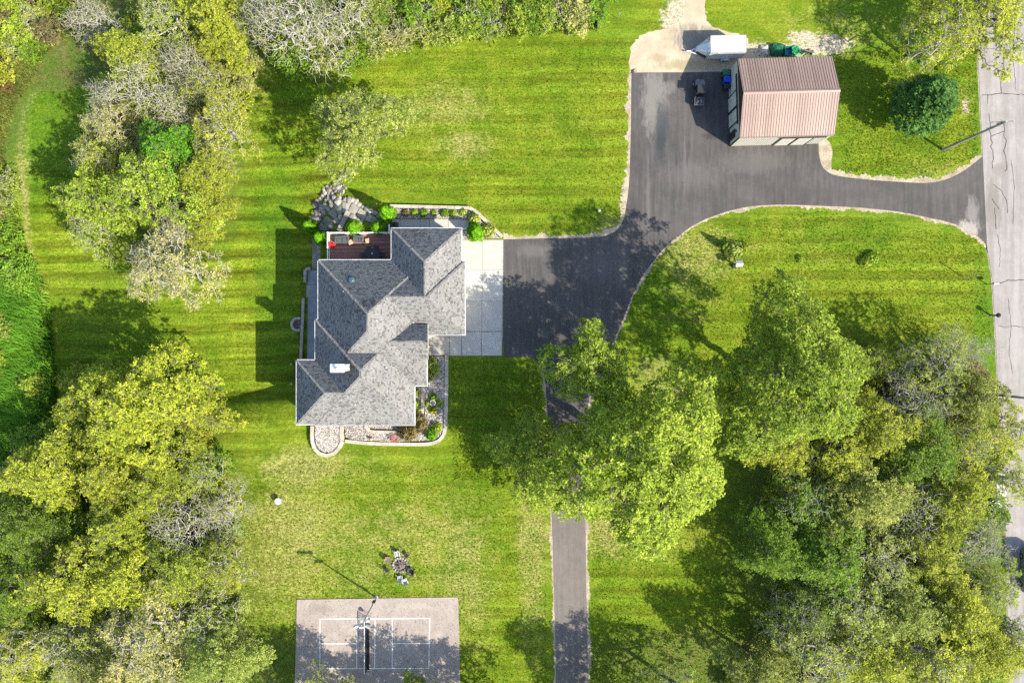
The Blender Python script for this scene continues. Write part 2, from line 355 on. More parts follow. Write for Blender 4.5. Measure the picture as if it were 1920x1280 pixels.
M['line'] = pm('court_line_paint', (0.6, 0.6, 0.58), (0.5, 0.5, 0.48), 0.7, 2, 15, var=0.1, world=True)
M['blade'] = leaf_mat('grass_blade', 0.25)
M['redpaint'] = pm('red_wire', (0.45, 0.05, 0.04), rough=0.5)
M['fencemesh'] = pm('blue_grey_mesh', (0.20, 0.29, 0.30), (0.13, 0.2, 0.21), 0.7)
M['char'] = pm('charred_wood', (0.06, 0.045, 0.038), (0.20, 0.17, 0.15), 0.9, 6, 20)
# ------------------------------------------------------------------ ground sheet
def axis(lo, hi, step, far):
    core = np.arange(lo, hi + 1e-6, step); g = []; d = step; x = hi
    while x < far: d *= 1.5; x += d; g.append(x)
    g = np.array(g); return np.concatenate([(lo - (g - hi))[::-1], core, g])
gx = axis(-68, 68, 0.4, 900); gy = axis(-47, 47, 0.4, 900)
GX, GY = np.meshgrid(gx, gy); GZ = hgt(GX, GY)
kk = CAM_H / (CAM_H - GZ); PX = 960 + GX * 15.3 * kk; PY = 640 - GY * 15.3 * kk     # where each ground point shows, for laying out patches of turf
def ell(cx, cy, rx, ry, soft=0.6, rot=0.0):
    c, s = math.cos(rot), math.sin(rot); dx, dy = PX - cx, PY - cy
    d = np.sqrt(((dx*c + dy*s)/rx)**2 + ((-dx*s + dy*c)/ry)**2); return 1 - sstep((d - (1 - soft)) / (2*soft))
def dist_line(pts):
    best = np.full(PX.shape, 1e9)
    for (ax, ay), (bx, by) in zip(pts[:-1], pts[1:]):
        L = (bx-ax)**2 + (by-ay)**2; t = np.clip(((PX-ax)*(bx-ax) + (PY-ay)*(by-ay))/L, 0, 1)
        best = np.minimum(best, np.hypot(PX-ax-t*(bx-ax), PY-ay-t*(by-ay)))
    return best
straw = sum(a*ell(*e) for a, e in [(.5,(690,1050,200,95,.9)),(.45,(560,950,85,60,.9)),(.4,(500,1080,80,130,.9)),(.45,(880,1150,55,110,.9)),(.3,(840,960,120,70,.7)),
    (.45,(840,190,70,34,.9)),(.6,(872,275,40,25,.9)),(.3,(800,230,120,70,.9)),(.2,(1050,240,120,110,.9)),(.55,(1300,470,80,45,.7)),(.35,(1290,560,70,60,.7)),(.6,(1000,1000,30,260,.6)),
    (.5,(1145,960,45,60,.7)),(.55,(1190,1000,130,60,.8)),(.65,(1235,710,60,45,.6)),(.4,(880,420,60,25,.8)),(.4,(1560,60,120,60,.8)),(.35,(1760,330,80,60,.8)),(.6,(1150,430,45,30,.6)),
    (.35,(560,860,60,40,.8)),(.4,(1810,180,25,40,.8)),(.45,(620,870,160,30,.8)),(.5,(450,130,60,50,.7)),(.4,(460,210,50,60,.7)),(.5,(48,330,14,90,.6)),(.4,(60,560,20,90,.6)),(.25,(1500,470,170,80,.9))])
straw = straw + .5*(1 - sstep((dist_line([(120,112),(75,160),(42,215),(34,270),(40,330),(50,400),(56,470),(68,530),(88,590),(100,650)]) - 2)/9))
deep_green = sum(a*ell(*e) for a, e in [(.8,(150,220,110,130,.7)),(.6,(560,150,50,50,.7)),(.7,(520,480,40,200,.5)),(.5,(1600,170,60,130,.7)),(.5,(1700,80,60,60,.8)),(.8,(1835,250,14,120,.6)),(.8,(1850,620,26,140,.5)),  # patches of deeper, purer green in the turf
    (.5,(930,720,80,60,.8)),(.5,(200,600,150,90,.8)),(.4,(1680,400,150,60,.8)),(.4,(1160,60,40,60,.8)),(.5,(1210,600,60,90,.8)),(.5,(60,230,40,120,.8))])
rough = np.zeros_like(PX)
rough = np.maximum(rough, sstep((62 - PX + 22*np.sin(PY/90.0) - 10) / 40) * (PY < 1400))
rough = np.maximum(rough, sstep((95 - PX + 14*np.sin(PY/60.0)) / 30) * sstep((PY - 500)/60))
rough = np.maximum(rough, sstep((150 + 0.35*(80-PY) - PX)/40) * sstep((110 - PY)/50))
rough = np.maximum(rough, sstep((98 + 20*np.sin(PX/70.0) - 0.13*(PX-600) - PY)/22) * sstep((1140-PX)/30))
for e in [(250,80,210,80,.3),(300,330,140,170,.4),(560,40,180,90,.3),(120,1050,330,260,.3),(300,900,130,110,.5),(1640,1000,260,330,.3),(1760,760,90,110,.4),(1500,1240,380,70,.4),(330,1250,230,90,.4)]:
    rough = np.maximum(rough, 0.85*ell(*e))
dirt = np.zeros_like(PX)
for e in [(1545,85,60,22,.6),(1480,95,60,14,.6),(1420,105,40,30,.6),(1505,70,35,14,.7),(1280,40,45,60,.6),(1810,200,8,18,.8),(1545,90,20,10,.8)]:
    dirt = np.maximum(dirt, 0.75*ell(*e))
stripe = np.clip(0.50 + 0.60*ell(320,430,340,420,.5) + .25*ell(1600,480,280,120,.6) + .2*ell(1000,260,220,200,.7) + .2*ell(960,960,100,200,.7) - 0.5*rough - .3*straw, 0, 1)
V = np.stack([GX, GY, GZ], -1).reshape(-1, 3); ny, nx = GX.shape
idx = np.arange(ny*nx).reshape(ny, nx); F = np.stack([idx[:-1,:-1], idx[:-1,1:], idx[1:,1:], idx[1:,:-1]], -1).reshape(-1, 4)
me = np_mesh('ground', V, F, M['lawn'], smooth=True, attr={'straw': np.clip(straw,0,1.2).ravel(), 'deep_green': np.clip(deep_green,0,1).ravel(), 'rough': np.clip(rough,0,1).ravel(), 'dirt': dirt.ravel(), 'stripe': stripe.ravel()})
part('ground', me, kind='structure')

# ------------------------------------------------------------------ driveway, lane, road, gravel
def ground_sheet(name, pxpts, mat, dz, kind='structure', parent=None, sub=1.0):
    pts = [G(p[0], p[1], dz) for p in pxpts]; return sheet(name, [pts], mat, parent, kind)
E_line = smooth_line([(1535,268),(1536,290),(1541,310),(1553,323),(1577,331),(1640,338),(1700,342),(1740,343),(1770,338),(1800,325),(1822,310),(1842,294)], 4)
S_line = smooth_line([(1860,474),(1846,455),(1830,441),(1806,428),(1780,417),(1740,408),(1690,398),(1620,390),(1540,386),(1480,384),(1430,385),(1390,390),(1350,401),(1310,417),(1275,440),(1245,466),(1220,496),(1200,525),(1185,555),(1172,590),(1158,622),(1140,660),(1120,700),(1106,740),(1099,800),(1097,880),(1097,930)], 3)
lane_r = [(1097,930),(1098,1000),(1099,1080),(1101,1180),(1103,1300),(1104,1420)]
lane_l = [(1045,1420),(1043,1300),(1041,1170),(1036,1000),(1033,930)]
W_line = smooth_line([(1033,930),(1030,850),(1027,780),(1023,720),(1018,692),(1008,677),(992,670),(970,668.5),(944,668)], 4)
N_line = smooth_line([(944,449),(1000,447.5),(1100,445.5),(1138,441),(1158,430),(1168,414),(1174,390),(1180,340),(1183,250),(1184.5,139),(1187,136.5)], 4)
drive = E_line + [Vector((1849,380))] + S_line + W_line + N_line + [Vector((1230,136)),Vector((1280,136)),Vector((1330,135)),Vector((1385,134)),Vector((1535,130))]
def ribbon(name, line, w_in, w_out, jit, mat, dz, side=1, parent=None, kind='structure', step=2.2):
    """an uneven strip along a pixel line; side +1 = to the left of travel"""
    pts = []; line = [Vector(p) for p in line]
    for a, b in zip(line[:-1], line[1:]):
        n = max(1, int((b-a).length/step))
        pts += [a.lerp(b, k/n) for k in range(n)]
    pts.append(line[-1]); A = []; B = []; wv = 0.5
    for i, p in enumerate(pts):
        d = (pts[min(i+1,len(pts)-1)] - pts[max(i-1,0)]).normalized(); nrm = Vector((d.y, -d.x)) * side
        wv = min(1, max(0, wv + random.uniform(-.34,.34))); w = w_out*(1 - jit/2 + jit*wv)*random.uniform(1-jit*.3, 1+jit*.3)
        A.append(G(*(p - nrm*w_in), dz)); B.append(G(*(p + nrm*w), dz))
    n = len(A); V = A + B; F = [(i, i+1, n+i+1, n+i) for i in range(n-1)]
    me = bpy.data.meshes.new(name); me.from_pydata([tuple(v) for v in V], [], F); me.materials.append(mat)
    bm = bmesh.new(); bm.from_mesh(me); bmesh.ops.recalc_face_normals(bm, faces=bm.faces)
    if sum(f.normal.z for f in bm.faces) < 0: bmesh.ops.reverse_faces(bm, faces=bm.faces)
    bm.to_mesh(me); bm.free(); return part(name, me, parent, kind)
ribbon('gravel_shoulder', [(1187,136)] + N_line[::-1], 3, 9, 0.9, M['gravel'], 0.010, -1)
ribbon('gravel_shoulder', [Vector((1535,262))]+E_line, 3, 8, 0.9, M['gravel'], 0.011, 1)
ribbon('gravel_shoulder', S_line + [Vector(p) for p in lane_r], 3, 5, 1.0, M['gravel'], 0.012, 1)
ribbon('gravel_shoulder', [Vector(p) for p in lane_l] + W_line[:20], 3, 4.5, 1.0, M['gravel'], 0.010, 1)
pad = smooth_line([(1184,150),(1180,118),(1183,92),(1196,72),(1218,60),(1245,54),(1262,50),(1275,36),(1284,16),(1288,-30),(1300,-90),(1345,-90),(1330,-30),(1322,20),(1330,45),(1352,56),(1392,66),(1404,82),(1410,104),(1432,116),(1430,140)], 5)
pad = [p + Vector((random.uniform(-2,2), random.uniform(-2,2))) for p in pad]
M['pad'] = asphalt_mat('gravel_pad_ground', (0.40, 0.33, 0.235), (0.30, 0.24, 0.16), (0.3, 0.3, 1), [(*P(1295,72),3.2,2.6,(0.15,0.13,0.115),0.8),(*P(1330,66),2.5,1.6,(0.16,0.14,0.12),0.7),(*P(1290,122),6,1.0,(0.21,0.17,0.09),0.6),(*P(1235,108),1.6,.8,(0.22,0.165,0.105),0.6)])
ground_sheet('gravel_pad', pad, M['pad'], 0.006)
skirt = smooth_line([(1535,262),(1537,292),(1545,316),(1558,324),(1559,302),(1561,285),(1556,268),(1548,261)], 4)
ground_sheet('gravel_pad', skirt, M['gravel'], 0.008)
ground_sheet('driveway', drive, M['asphalt'], 0.030)
ground_sheet('lane', lane_r + lane_l, M['lane'], 0.030)
road_l = [(1826,-200),(1831,0),(1834,75),(1839,180),(1845,300),(1853,465),(1862,520),(1867,600),(1872,700),(1879,800),(1885,900),(1888,1000),(1891,1140),(1894,1290),(1898,1500)]
road = [Vector((p[0]-2, p[1])) for p in road_l] + [Vector((p[0]+112, p[1])) for p in road_l[::-1]]
ribbon('gravel_shoulder', road_l, 4, 7, 0.9, M['gravel'], 0.012, 1)
rd = ground_sheet('road', road, M['road'], 0.036)
def crack(pts, w=1.3):
    pts2 = []
    for a, b in zip(pts[:-1], pts[1:]):
        a, b = Vector(a), Vector(b); n = max(1, int((b-a).length/5))
        pts2 += [a.lerp(b, k/n) + Vector((random.uniform(-.8,.8), random.uniform(-.8,.8)))*(k>0) for k in range(n)]
    pts2.append(Vector(pts[-1])); A = []; B = []
    for i, p in enumerate(pts2):
        d = (pts2[min(i+1,len(pts2)-1)] - pts2[max(i-1,0)]).normalized(); nn = Vector((d.y,-d.x))*w*random.uniform(.3,.62)
        A.append(G(*(p-nn), 0.040)); B.append(G(*(p+nn), 0.040))
    n = len(A); me = bpy.data.meshes.new('crack'); me.from_pydata([tuple(v) for v in A+B], [], [(i, i+1, n+i+1, n+i) for i in range(n-1)]); me.materials.append(M['tar'])
    bm = bmesh.new(); bm.from_mesh(me); bmesh.ops.recalc_face_normals(bm, faces=bm.faces)
    if sum(f.normal.z for f in bm.faces) < 0: bmesh.ops.reverse_faces(bm, faces=bm.faces)
    bm.to_mesh(me); bm.free(); part('crack', me, rd)
crack([(1877,20),(1880,85),(1883,140),(1876,150),(1878,175),(1885,176),(1935,178)],1.3); crack([(1841,179),(1860,178),(1878,175)],1.4)
crack([(1852,177),(1852,195)],1.0); crack([(1854,212),(1857,236),(1855,245),(1858,255),(1858,262),(1861,268),(1857,275),(1862,284),(1863,298),(1860,306),(1861,316)],1.4)
crack([(1876,225),(1882,228),(1884,244),(1882,256),(1887,263),(1882,283),(1886,295),(1888,318),(1884,321)],1.4); crack([(1858,256),(1884,246)],1.1); crack([(1849,241),(1876,233)],1.1)
crack([(1866,532),(1878,530),(1890,525),(1935,525)],1.6); crack([(1862,345),(1878,358),(1888,378),(1889,400)],1.2); crack([(1865,390),(1868,430)],1.3); crack([(1860,372),(1873,392)],1.2)
_st = random.getstate()
crack([(1903,40),(1900,110),(1905,170)],.9); crack([(1890,560),(1896,610),(1892,660),(1899,700)],1.0); crack([(1872,610),(1884,614),(1900,611),(1935,616)],1.1); crack([(1845,90),(1862,92),(1882,88)],.9); crack([(1870,440),(1876,470),(1874,500)],.9); crack([(1896,300),(1902,350),(1899,420)],.9)
random.setstate(_st)
crack([(1885,720),(1890,760),(1888,800)],1.0)

# ------------------------------------------------------------------ sport court with painted lines
cm = MB(); cpts = [G(557,1123), G(859,1118.5), G(864,1330), G(552,1330)]
cm.prism([(p.x, p.y) for p in cpts[::-1]], -0.2, 0.07)
court = cm.part('sport_court', M['court'], None, kind='structure')
def cline(a, b, w=0.055, z=0.074):
    a = Vector(P(*a)); b = Vector(P(*b)); d = (b-a).normalized(); n = Vector((-d.y, d.x))*w; a = a - d*w*0.98; b = b + d*w*0.98
    return sheet('painted_line', [[(a.x-n.x,a.y-n.y,z),(b.x-n.x,b.y-n.y,z),(b.x+n.x,b.y+n.y,z),(a.x+n.x,a.y+n.y,z)]], M['line'], court)
cline((600,1159.5),(806,1158)); cline((600,1252),(804,1251.5)); 
for x0, x1 in ((600,600),(670,669),(703.5,702.5),(736,735.5),(806,804)): cline((x0,1159.5),(x1,1251.5), z=0.078)
cline((600,1205.5),(669.5,1205.2), z=0.082); cline((736,1205),(805,1204.8), z=0.082)

# ------------------------------------------------------------------ concrete apron and walks: one slab each, joints between
apron = bpy.data.objects.new('concrete_apron', None); link(apron); apron['kind'] = 'structure'
def slab(poly, z=0.06, mat='concrete', name='slab', parent=None, gap=0.35, thick=0.16):
    c = sum((Vector(p) for p in poly), Vector((0,0)))/len(poly)
    q = [Vector(p) + (c-Vector(p)).normalized()*gap for p in poly]; pts = [G(*p) for p in q]
    if sum((pts[i].x-pts[i-1].x)*(pts[i].y+pts[i-1].y) for i in range(len(pts))) > 0: pts = pts[::-1]
    m = MB(); zz = [p.z + z for p in pts]; m.prism([(p.x,p.y) for p in pts], [v-thick for v in zz], zz)
    return m.part(name, M[mat], parent if parent is not None else apron)
xs = [866, 905, 943]; ys = [450, 506.5, 564.5, 621]
for i in range(2):
    for j in range(3): slab([(xs[i]-j*.6,ys[j]),(xs[i+1]-j*.6,ys[j]),(xs[i+1]-j*.6-.6,ys[j+1]),(xs[i]-j*.6-.6,ys[j+1])])
for x0, x1 in ((803,842.5),(842.5,865),(865,902),(902,941)): slab([(x0,623),(x1,621.5),(x1-.5,666),(x0+(2 if x0>810 else 8),666.5)], 0.055, 'concrete')
ground_sheet('apron_base', [(864,449),(944,449),(943,621),(941,667),(803,667),(803,621),(864,621)], M['bed'], 0.018)
walk = bpy.data.objects.new('concrete_walk', None); link(walk); walk['kind'] = 'structure'
for x0, x1 in ((735,750),(750,788),(788,805),(805,841),(841,860),(860,879)): slab([(x0,410),(x1,411),(x1,431),(x0,431)], 0.05, parent=walk)
slab([(862,432),(880,432),(889,449),(864,449)], 0.05, parent=walk)

# ------------------------------------------------------------------ walls of blocks round the beds
def block_wall(pxline, width, base_dz, top_z, label, cap_len=0.9, name='retaining_wall', mat='wallstone', group=None, closed=False, abs_top=False):
    """low wall: face courses and individual cap blocks, following a pixel line"""
    pts = []
    line = [Vector(p) for p in pxline]
    g0 = [G(*p) for p in line]; L = [0]
    for a, b in zip(g0[:-1], g0[1:]): L.append(L[-1] + (Vector((b.x-a.x, b.y-a.y))).length)
    def at(s):
        s = min(max(s, 0), L[-1]-1e-6); i = max(k for k in range(len(L)) if L[k] <= s + 1e-9); i = min(i, len(L)-2)
        t = (s - L[i])/max(1e-6, L[i+1]-L[i]); return g0[i].lerp(g0[i+1], t)
    r = thing(name, at(L[-1]/2) - Vector((0,0,0.1)), label, 'retaining wall', group=group); o = r.location
    body = MB(); n = max(1, int(round(L[-1]/cap_len)))
    for k in range(n):
        a, b = at(L[-1]*k/n), at(L[-1]*(k+1)/n)
        d = Vector((b.x-a.x, b.y-a.y)).normalized(); w = Vector((-d.y, d.x))*width/2
        for nm, e, wk, zb, zt in (('wall_body', 0.0, 0.86, None, -0.10), ('cap', 0.012, 1.0, -0.10, random.uniform(-.006,.006))):
            q = [(a.x-d.x*(-e)-w.x*wk, a.y+d.y*e-w.y*wk), (b.x-d.x*e-w.x*wk, b.y-d.y*e-w.y*wk), (b.x-d.x*e+w.x*wk, b.y-d.y*e+w.y*wk), (a.x+d.x*e+w.x*wk, a.y+d.y*e+w.y*wk)]
            q = [(x-o.x, y-o.y) for x, y in q]
            ta = top_z if abs_top else a.z + top_z; tb = top_z if abs_top else b.z + top_z
            top = [ta+zt-o.z, tb+zt-o.z, tb+zt-o.z, ta+zt-o.z]
            bot = [min(a.z,b.z)-0.35-o.z]*4 if zb is None else [ta+zb-o.z, tb+zb-o.z, tb+zb-o.z, ta+zb-o.z]
            if nm == 'cap': MB().prism(q, bot, top).part('cap_block', M[mat], r)
            else: body.prism(q, bot, top)
    body.part('wall_body', M[mat], r)
    return r
block_wall([(731,387.5),(780,388.5),(840,390),(881,391),(890,395),(915,419),(941,444)], 0.40, 0, 0.42, 'pale block retaining wall round the north planting bed, bending at its east end')
south_in = smooth_line([(838,666),(837.5,720),(836.5,780),(835,805),(829,821),(815,829),(795,832),(740,831.5),(690,830),(660,827),(648,826)], 3)
block_wall(south_in, 0.42, 0, 0.34, 'pale block wall edging the south-east gravel bed and rounding its corner')
hump = smooth_line([(588,797),(587.5,815),(589,832),(596,845),(608,851),(620,852),(632,846),(640,835),(644,826),(642,812),(643,797)], 3)
block_wall(hump, 0.42, 0, 0.62, 'pale block wall around the rounded gravel bed at the south-west corner of the house')
block_wall([(794.5,722),(794,750),(792.5,775)], 0.42, 0, 0.50, 'short straight block wall between leafy plants and the gravel bed, east of the house', mat='wallstone')
block_wall(smooth_line([(686,797),(690,804),(697,808),(725,809),(750,809.5)],3), 0.36, 0, 0.5, 'low block wall with one curved end under the south eave of the house')
block_wall([(584,503.5),(574,503.5),(573.2,530)], 0.36, 0, 0.45, 'L-shaped low block wall beside the lower west walk')
block_wall([(570.5,559),(569,600),(567,640),(565.5,674)], 0.36, 0, 0.45, 'long straight low block wall along the lower west walk')
block_wall([(655,397),(648,412),(637,434)], 0.55, 0, 0.55, 'straight grey wall slanting down beside the patio steps to the deck', cap_len=0.8, mat='paver')
# gravel beds + pebbles
def in_poly(poly, n, seed):
    r = np.random.default_rng(seed); P_ = np.array(poly, float); lo, hi = P_.min(0), P_.max(0); out = []
    pts = r.uniform(lo, hi, (n, 2)); x, y = pts[:,0], pts[:,1]; ins = np.zeros(n, bool); j = len(P_)-1
    for i in range(len(P_)):
        xi, yi = P_[i]; xj, yj = P_[j]
        c = ((yi > y) != (yj > y)) & (x < (xj-xi)*(y-yi)/(yj-yi+1e-12)+xi); ins ^= c; j = i
    return pts[ins]
def Gv(pts, dz=0.0):
    """G for many pixel points at once"""
    px, py = pts[:,0], pts[:,1]; z = np.zeros(len(px))
    for _ in range(6):
        k = (CAM_H - z - dz)/CAM_H; x = (px-960)/15.3*k; y = (640-py)/15.3*k; z = hgt(x, y)
    return np.stack([x, y, z + dz], 1)
OCT = np.array([[1,0,0],[0,1,0],[-1,0,0],[0,-1,0],[0,0,1],[0,0,-1]], float); OCF = np.array([[0,1,4],[1,2,4],[2,3,4],[3,0,4],[1,0,5],[2,1,5],[3,2,5],[0,3,5]])
def pebbles(name, C, r0, r1, mat, parent, seed=1, flat=0.6):
    r = np.random.default_rng(seed); n = len(C); s = r.uniform(r0, r1, (n,1,1))*r.uniform(.7,1.3,(n,6,1)); a = r.uniform(0, 6.28, n)
    R = np.zeros((n,3,3)); R[:,0,0]=np.cos(a); R[:,0,1]=-np.sin(a); R[:,1,0]=np.sin(a); R[:,1,1]=np.cos(a); R[:,2,2]=flat
    V = np.einsum('nij,kj->nki', R, OCT)*s + C[:,None,:]
    F = (OCF[None] + 6*np.arange(n)[:,None,None]).reshape(-1,3)
    return part(name, np_mesh(name, V.reshape(-1,3), F, mat, nv=3), parent, 'stuff')
for nm, poly, dz, n in [('gravel_bed', [(733,391),(878,394),(912,422),(938,447),(890,447),(879,410),(733,409)], 0.24, 2600),
                        ('gravel_bed', [(797,668),(835,668),(834,780),(832,803),(824,818),(812,825),(740,828),(660,824),(648,819),(646,792),(797,792)], 0.20, 5200),
                        ('gravel_bed', [(591,792),(590,815),(593,833),(600,843),(610,848),(620,848),(630,842),(637,832),(640,822),(639,792)], 0.47, 2000),
                        ('gravel_bed', [(776,722),(793,722),(791,776),(776,778)], 0.30, 500)]:
    b = ground_sheet(nm, poly, M['bed'], dz)
    pebbles('pebbles', Gv(in_poly(poly, int(n*1.6), n), dz + 0.02), 0.05, 0.11, M['pebble'], b, n)

# ------------------------------------------------------------------ the house
EZ = 3.6; PIT = 0.44
house = thing('house', (*P(690, 640, 0), 0.0), 'large house with a grey shingled hip roof and white gutters beside the concrete apron', 'house')
HO = Vector(house.location)
def Ep(px, py, z=EZ): x, y = P(px, py, z); return x - HO.x, y - HO.y
def rect(a, b, c, d): x0, y1 = Ep(a, b); x1, y0 = Ep(c, d); return [x0, y0, x1, y1, EZ]
RECTS = [rect(734.5,428.5,865,626), rect(640,490.5,871.5,627), rect(597,488,800,722.5), rect(591.5,600,777,796), rect(556.5,675.3,772,795)]
def hip_z(r, x, y): return r[4] + PIT*np.minimum(np.minimum(x-r[0], r[2]-x), np.minimum(y-r[1], r[3]-y))
GB = rect(737,608,803.5,674); mpx = (RECTS[2][2]-RECTS[2][0])/203.0
GB[4] = EZ + 27*mpx*PIT; gyc = (GB[1]+GB[3])/2; ghw = (GB[3]-GB[1])/2
def gab_z(x, y): 
    z = GB[4] + PIT*1.12*(ghw - np.abs(y-gyc)); return np.where((x <= GB[2]) & (x >= GB[0]-1.5) & (np.abs(y-gyc) <= ghw), z, -99)
def others(x, y, skip):
    z = np.full(np.shape(x), -99.0)
    for i, r in enumerate(RECTS):
        if i != skip: h = hip_z(r, x, y); z = np.maximum(z, np.where(h >= r[4], h, -99))
    if skip != 'g': z = np.maximum(z, gab_z(x, y))
    return z
def tabs_on(inside, O, U, W, nrm, ulen, wlen, skip, tabs):
    """shingle tabs on one slope: O eave corner, U along the eave, W up the slope (unit vectors)"""
    ex = 0.165; rows = int(wlen/ex)+1
    for j in range(rows):
        off = random.uniform(-.3, 0); n = int(ulen/0.24)+4
        wds = np.array([random.uniform(.16,.34) for _ in range(n+6)]); u0 = np.concatenate([[0], np.cumsum(wds)])[:-1] + off
        uc = u0 + wds/2; wc = (j+.5)*ex; C = O[None] + uc[:,None]*U[None] + wc*W[None]
        ok = (uc > 0.02) & (uc < ulen-.02) & (wc < wlen) & inside(C[:,0], C[:,1]); ok &= others(C[:,0], C[:,1], skip) <= C[:,2] + 0.01
        for u, wd in zip(u0[ok], wds[ok]):
            lift = random.uniform(.022,.045)
            a = O + U*(u+.008) + W*(j*ex) + nrm*lift; b = O + U*(u+wd-.008) + W*(j*ex) + nrm*lift
            c = O + U*(u+wd-.008) + W*((j+1)*ex+.03) + nrm*.006; d = O + U*(u+.008) + W*((j+1)*ex+.03) + nrm*.006
            tabs.append((a, b, c, d, a - nrm*.03, b - nrm*.03))
gut = MB()
for i, r in enumerate(RECTS):
    x0, y0, x1, y1, z = r; h = min(x1-x0, y1-y0)/2; m = MB(); tz = z + PIT*h
    if x1-x0 > y1-y0: A, B = (x0+h, (y0+y1)/2, tz), (x1-h, (y0+y1)/2, tz); top = [[0,1,B,A],[1,2,B],[2,3,A,B],[3,0,A]]
    else: A, B = ((x0+x1)/2, y0+h, tz), ((x0+x1)/2, y1-h, tz); top = [[0,1,A],[1,2,B,A],[2,3,B],[3,0,A,B]]
    cs = [(x0,y0,z),(x1,y0,z),(x1,y1,z),(x0,y1,z)]; lo = [(a,b,z-.18) for a,b,_ in cs]; V = cs + lo + [A, B]; ix = {A: 8, B: 9}
    m.v = V; m.f = [tuple(q if isinstance(q, int) else ix[q] for q in f) for f in top] + [(7,6,5,4),(0,4,5,1),(1,5,6,2),(2,6,7,3),(3,7,4,0)]
    ro = m.part('roof', M['underlay'], house)
    tabs = []
    cth = 1/math.sqrt(1+PIT*PIT)
    for (o, u, w, ul, wl) in [((x0,y0),(1,0),(0,1),x1-x0,h),((x1,y0),(0,1),(-1,0),y1-y0,h),((x1,y1),(-1,0),(0,-1),x1-x0,h),((x0,y1),(0,-1),(1,0),y1-y0,h)]:
        U = np.array([*u, 0.0]); Wp = np.array([w[0], w[1], PIT])*cth; nr = np.cross(U, Wp); O = np.array([*o, z])
        def inside(X, Y, o=o, w=w, r=r):
            d = (X-o[0])*w[0] + (Y-o[1])*w[1]; return d <= (hip_z(r, X, Y)-r[4])/PIT + 0.02
        tabs_on(inside, O, U, Wp, nr, ul, wl/cth, i, tabs)
    # gutter runs where the eave is not inside another roof
    for (ax, ay, bx, by, nx, ny) in [(x0,y0,x1,y0,0,-1),(x1,y0,x1,y1,1,0),(x1,y1,x0,y1,0,1),(x0,y1,x0,y0,-1,0)]:
        L = math.hypot(bx-ax, by-ay); n = int(L/.2); run = None
        for k in range(n+1):
            t = min(1, (k+.5)/n); X, Y = ax+(bx-ax)*t+nx*.06, ay+(by-ay)*t+ny*.06
            free = k < n and float(others(X, Y, i)) < z + 0.02
            if free and run is None: run = k
            if not free and run is not None:
                p = [ax+(bx-ax)*run/n, ay+(by-ay)*run/n]; q = [ax+(bx-ax)*min(k,n)/n, ay+(by-ay)*min(k,n)/n]
                xa, xb = sorted((p[0], q[0])); ya, yb = sorted((p[1], q[1])); e = .11
                if nx == 0: gut.box(xa-e*(run==0), ya + (0.002 if ny>0 else -e), z-.15, xb+e*(k>=n), ya + (e if ny>0 else -.002), z-.005)
                else: gut.box(xa + (0.002 if nx>0 else -e), ya, z-.15, xa + (e if nx>0 else -.002), yb, z-.005)
                run = None
    # hip and ridge caps
    def caps(p, q):
        p, q = np.array(p), np.array(q); L = np.linalg.norm(q-p); n = max(1, int(L/.26)); d = (q-p)/L
        s = np.cross(d, [0,0,1.0]); s /= np.linalg.norm(s); dn = s*[1,1,0]
        for k in range(n):
            a = p + d*(k*L/n); b = p + d*((k+1)*L/n+.03); c = (a+b)/2
            if float(others(c[0], c[1], i)) > c[2] - .01: continue
            for sg in (-1, 1):
                e = dn*sg*.115; 
                za = hip_z(r, *(a+e)[:2]); zb = hip_z(r, *(b+e)[:2])
                A1 = np.array([a[0]+e[0], a[1]+e[1], za+.045]); B1 = np.array([b[0]+e[0], b[1]+e[1], zb+.035])
                tabs.append((a+[0,0,.075], b+[0,0,.055], B1, A1, a+[0,0,.03], b+[0,0,.03]))
    for c_, e_ in zip(cs, ([A,A,B,B] if x1-x0 <= y1-y0 else [A,B,B,A])): caps(c_, e_)
    caps(A, B)
    if tabs:
        T = np.array(tabs).reshape(-1, 3); n = len(tabs); b6 = 6*np.arange(n)[:,None]
        F = np.concatenate([b6+np.array([[0,1,2,3]]), b6+np.array([[0,4,5,1]])], 0)
        part('shingles', np_mesh('shingles', T, F, M['shingle']), ro, 'stuff')
# entry gable
m = MB(); x0, y0, x1, y1, gz = GB; xw = x0 - 1.0; tz = gz + PIT*1.12*ghw
m.v = [(xw,y0,gz),(x1,y0,gz),(x1,y1,gz),(xw,y1,gz),(xw,gyc,tz),(x1,gyc,tz),(xw,y0,gz-.16),(x1,y0,gz-.16),(x1,y1,gz-.16),(xw,y1,gz-.16)]
m.f = [(0,1,5,4),(2,3,4,5),(6,9,8,7),(0,6,7,1),(2,8,9,3),(1,7,8,2),(1,2,5),(0,4,3),(0,3,9,6)]
ro = m.part('roof', M['underlay'], house, label='small gabled roof over the front entry'); tabs = []; p2 = PIT*1.12; c2 = 1/math.sqrt(1+p2*p2)
for (o, u, w) in [((xw,y0),(1,0),(0,1)),((x1,y1),(-1,0),(0,-1))]:
    U = np.array([*u,0.0]); Wp = np.array([w[0],w[1],p2])*c2
    tabs_on(lambda X, Y: X > -999, np.array([*o, gz]), U, Wp, np.cross(U, Wp), x1-xw, ghw/c2, 'g', tabs)
for k in range(int((x1-xw)/.26)):
    xa, xb = xw+k*.26, xw+k*.26+.28
    if float(others(xa, gyc, 'g')) > tz: continue
    for sg in (-1, 1): tabs.append(tuple(np.array(q) for q in ((xa,gyc,tz+.08),(xb,gyc,tz+.06),(xb,gyc+sg*.15,tz-.15*p2+.045),(xa,gyc+sg*.15,tz-.15*p2+.045),(xa,gyc,tz),(xb,gyc,tz))))
T = np.array(tabs).reshape(-1,3); b6 = 6*np.arange(len(tabs))[:,None]
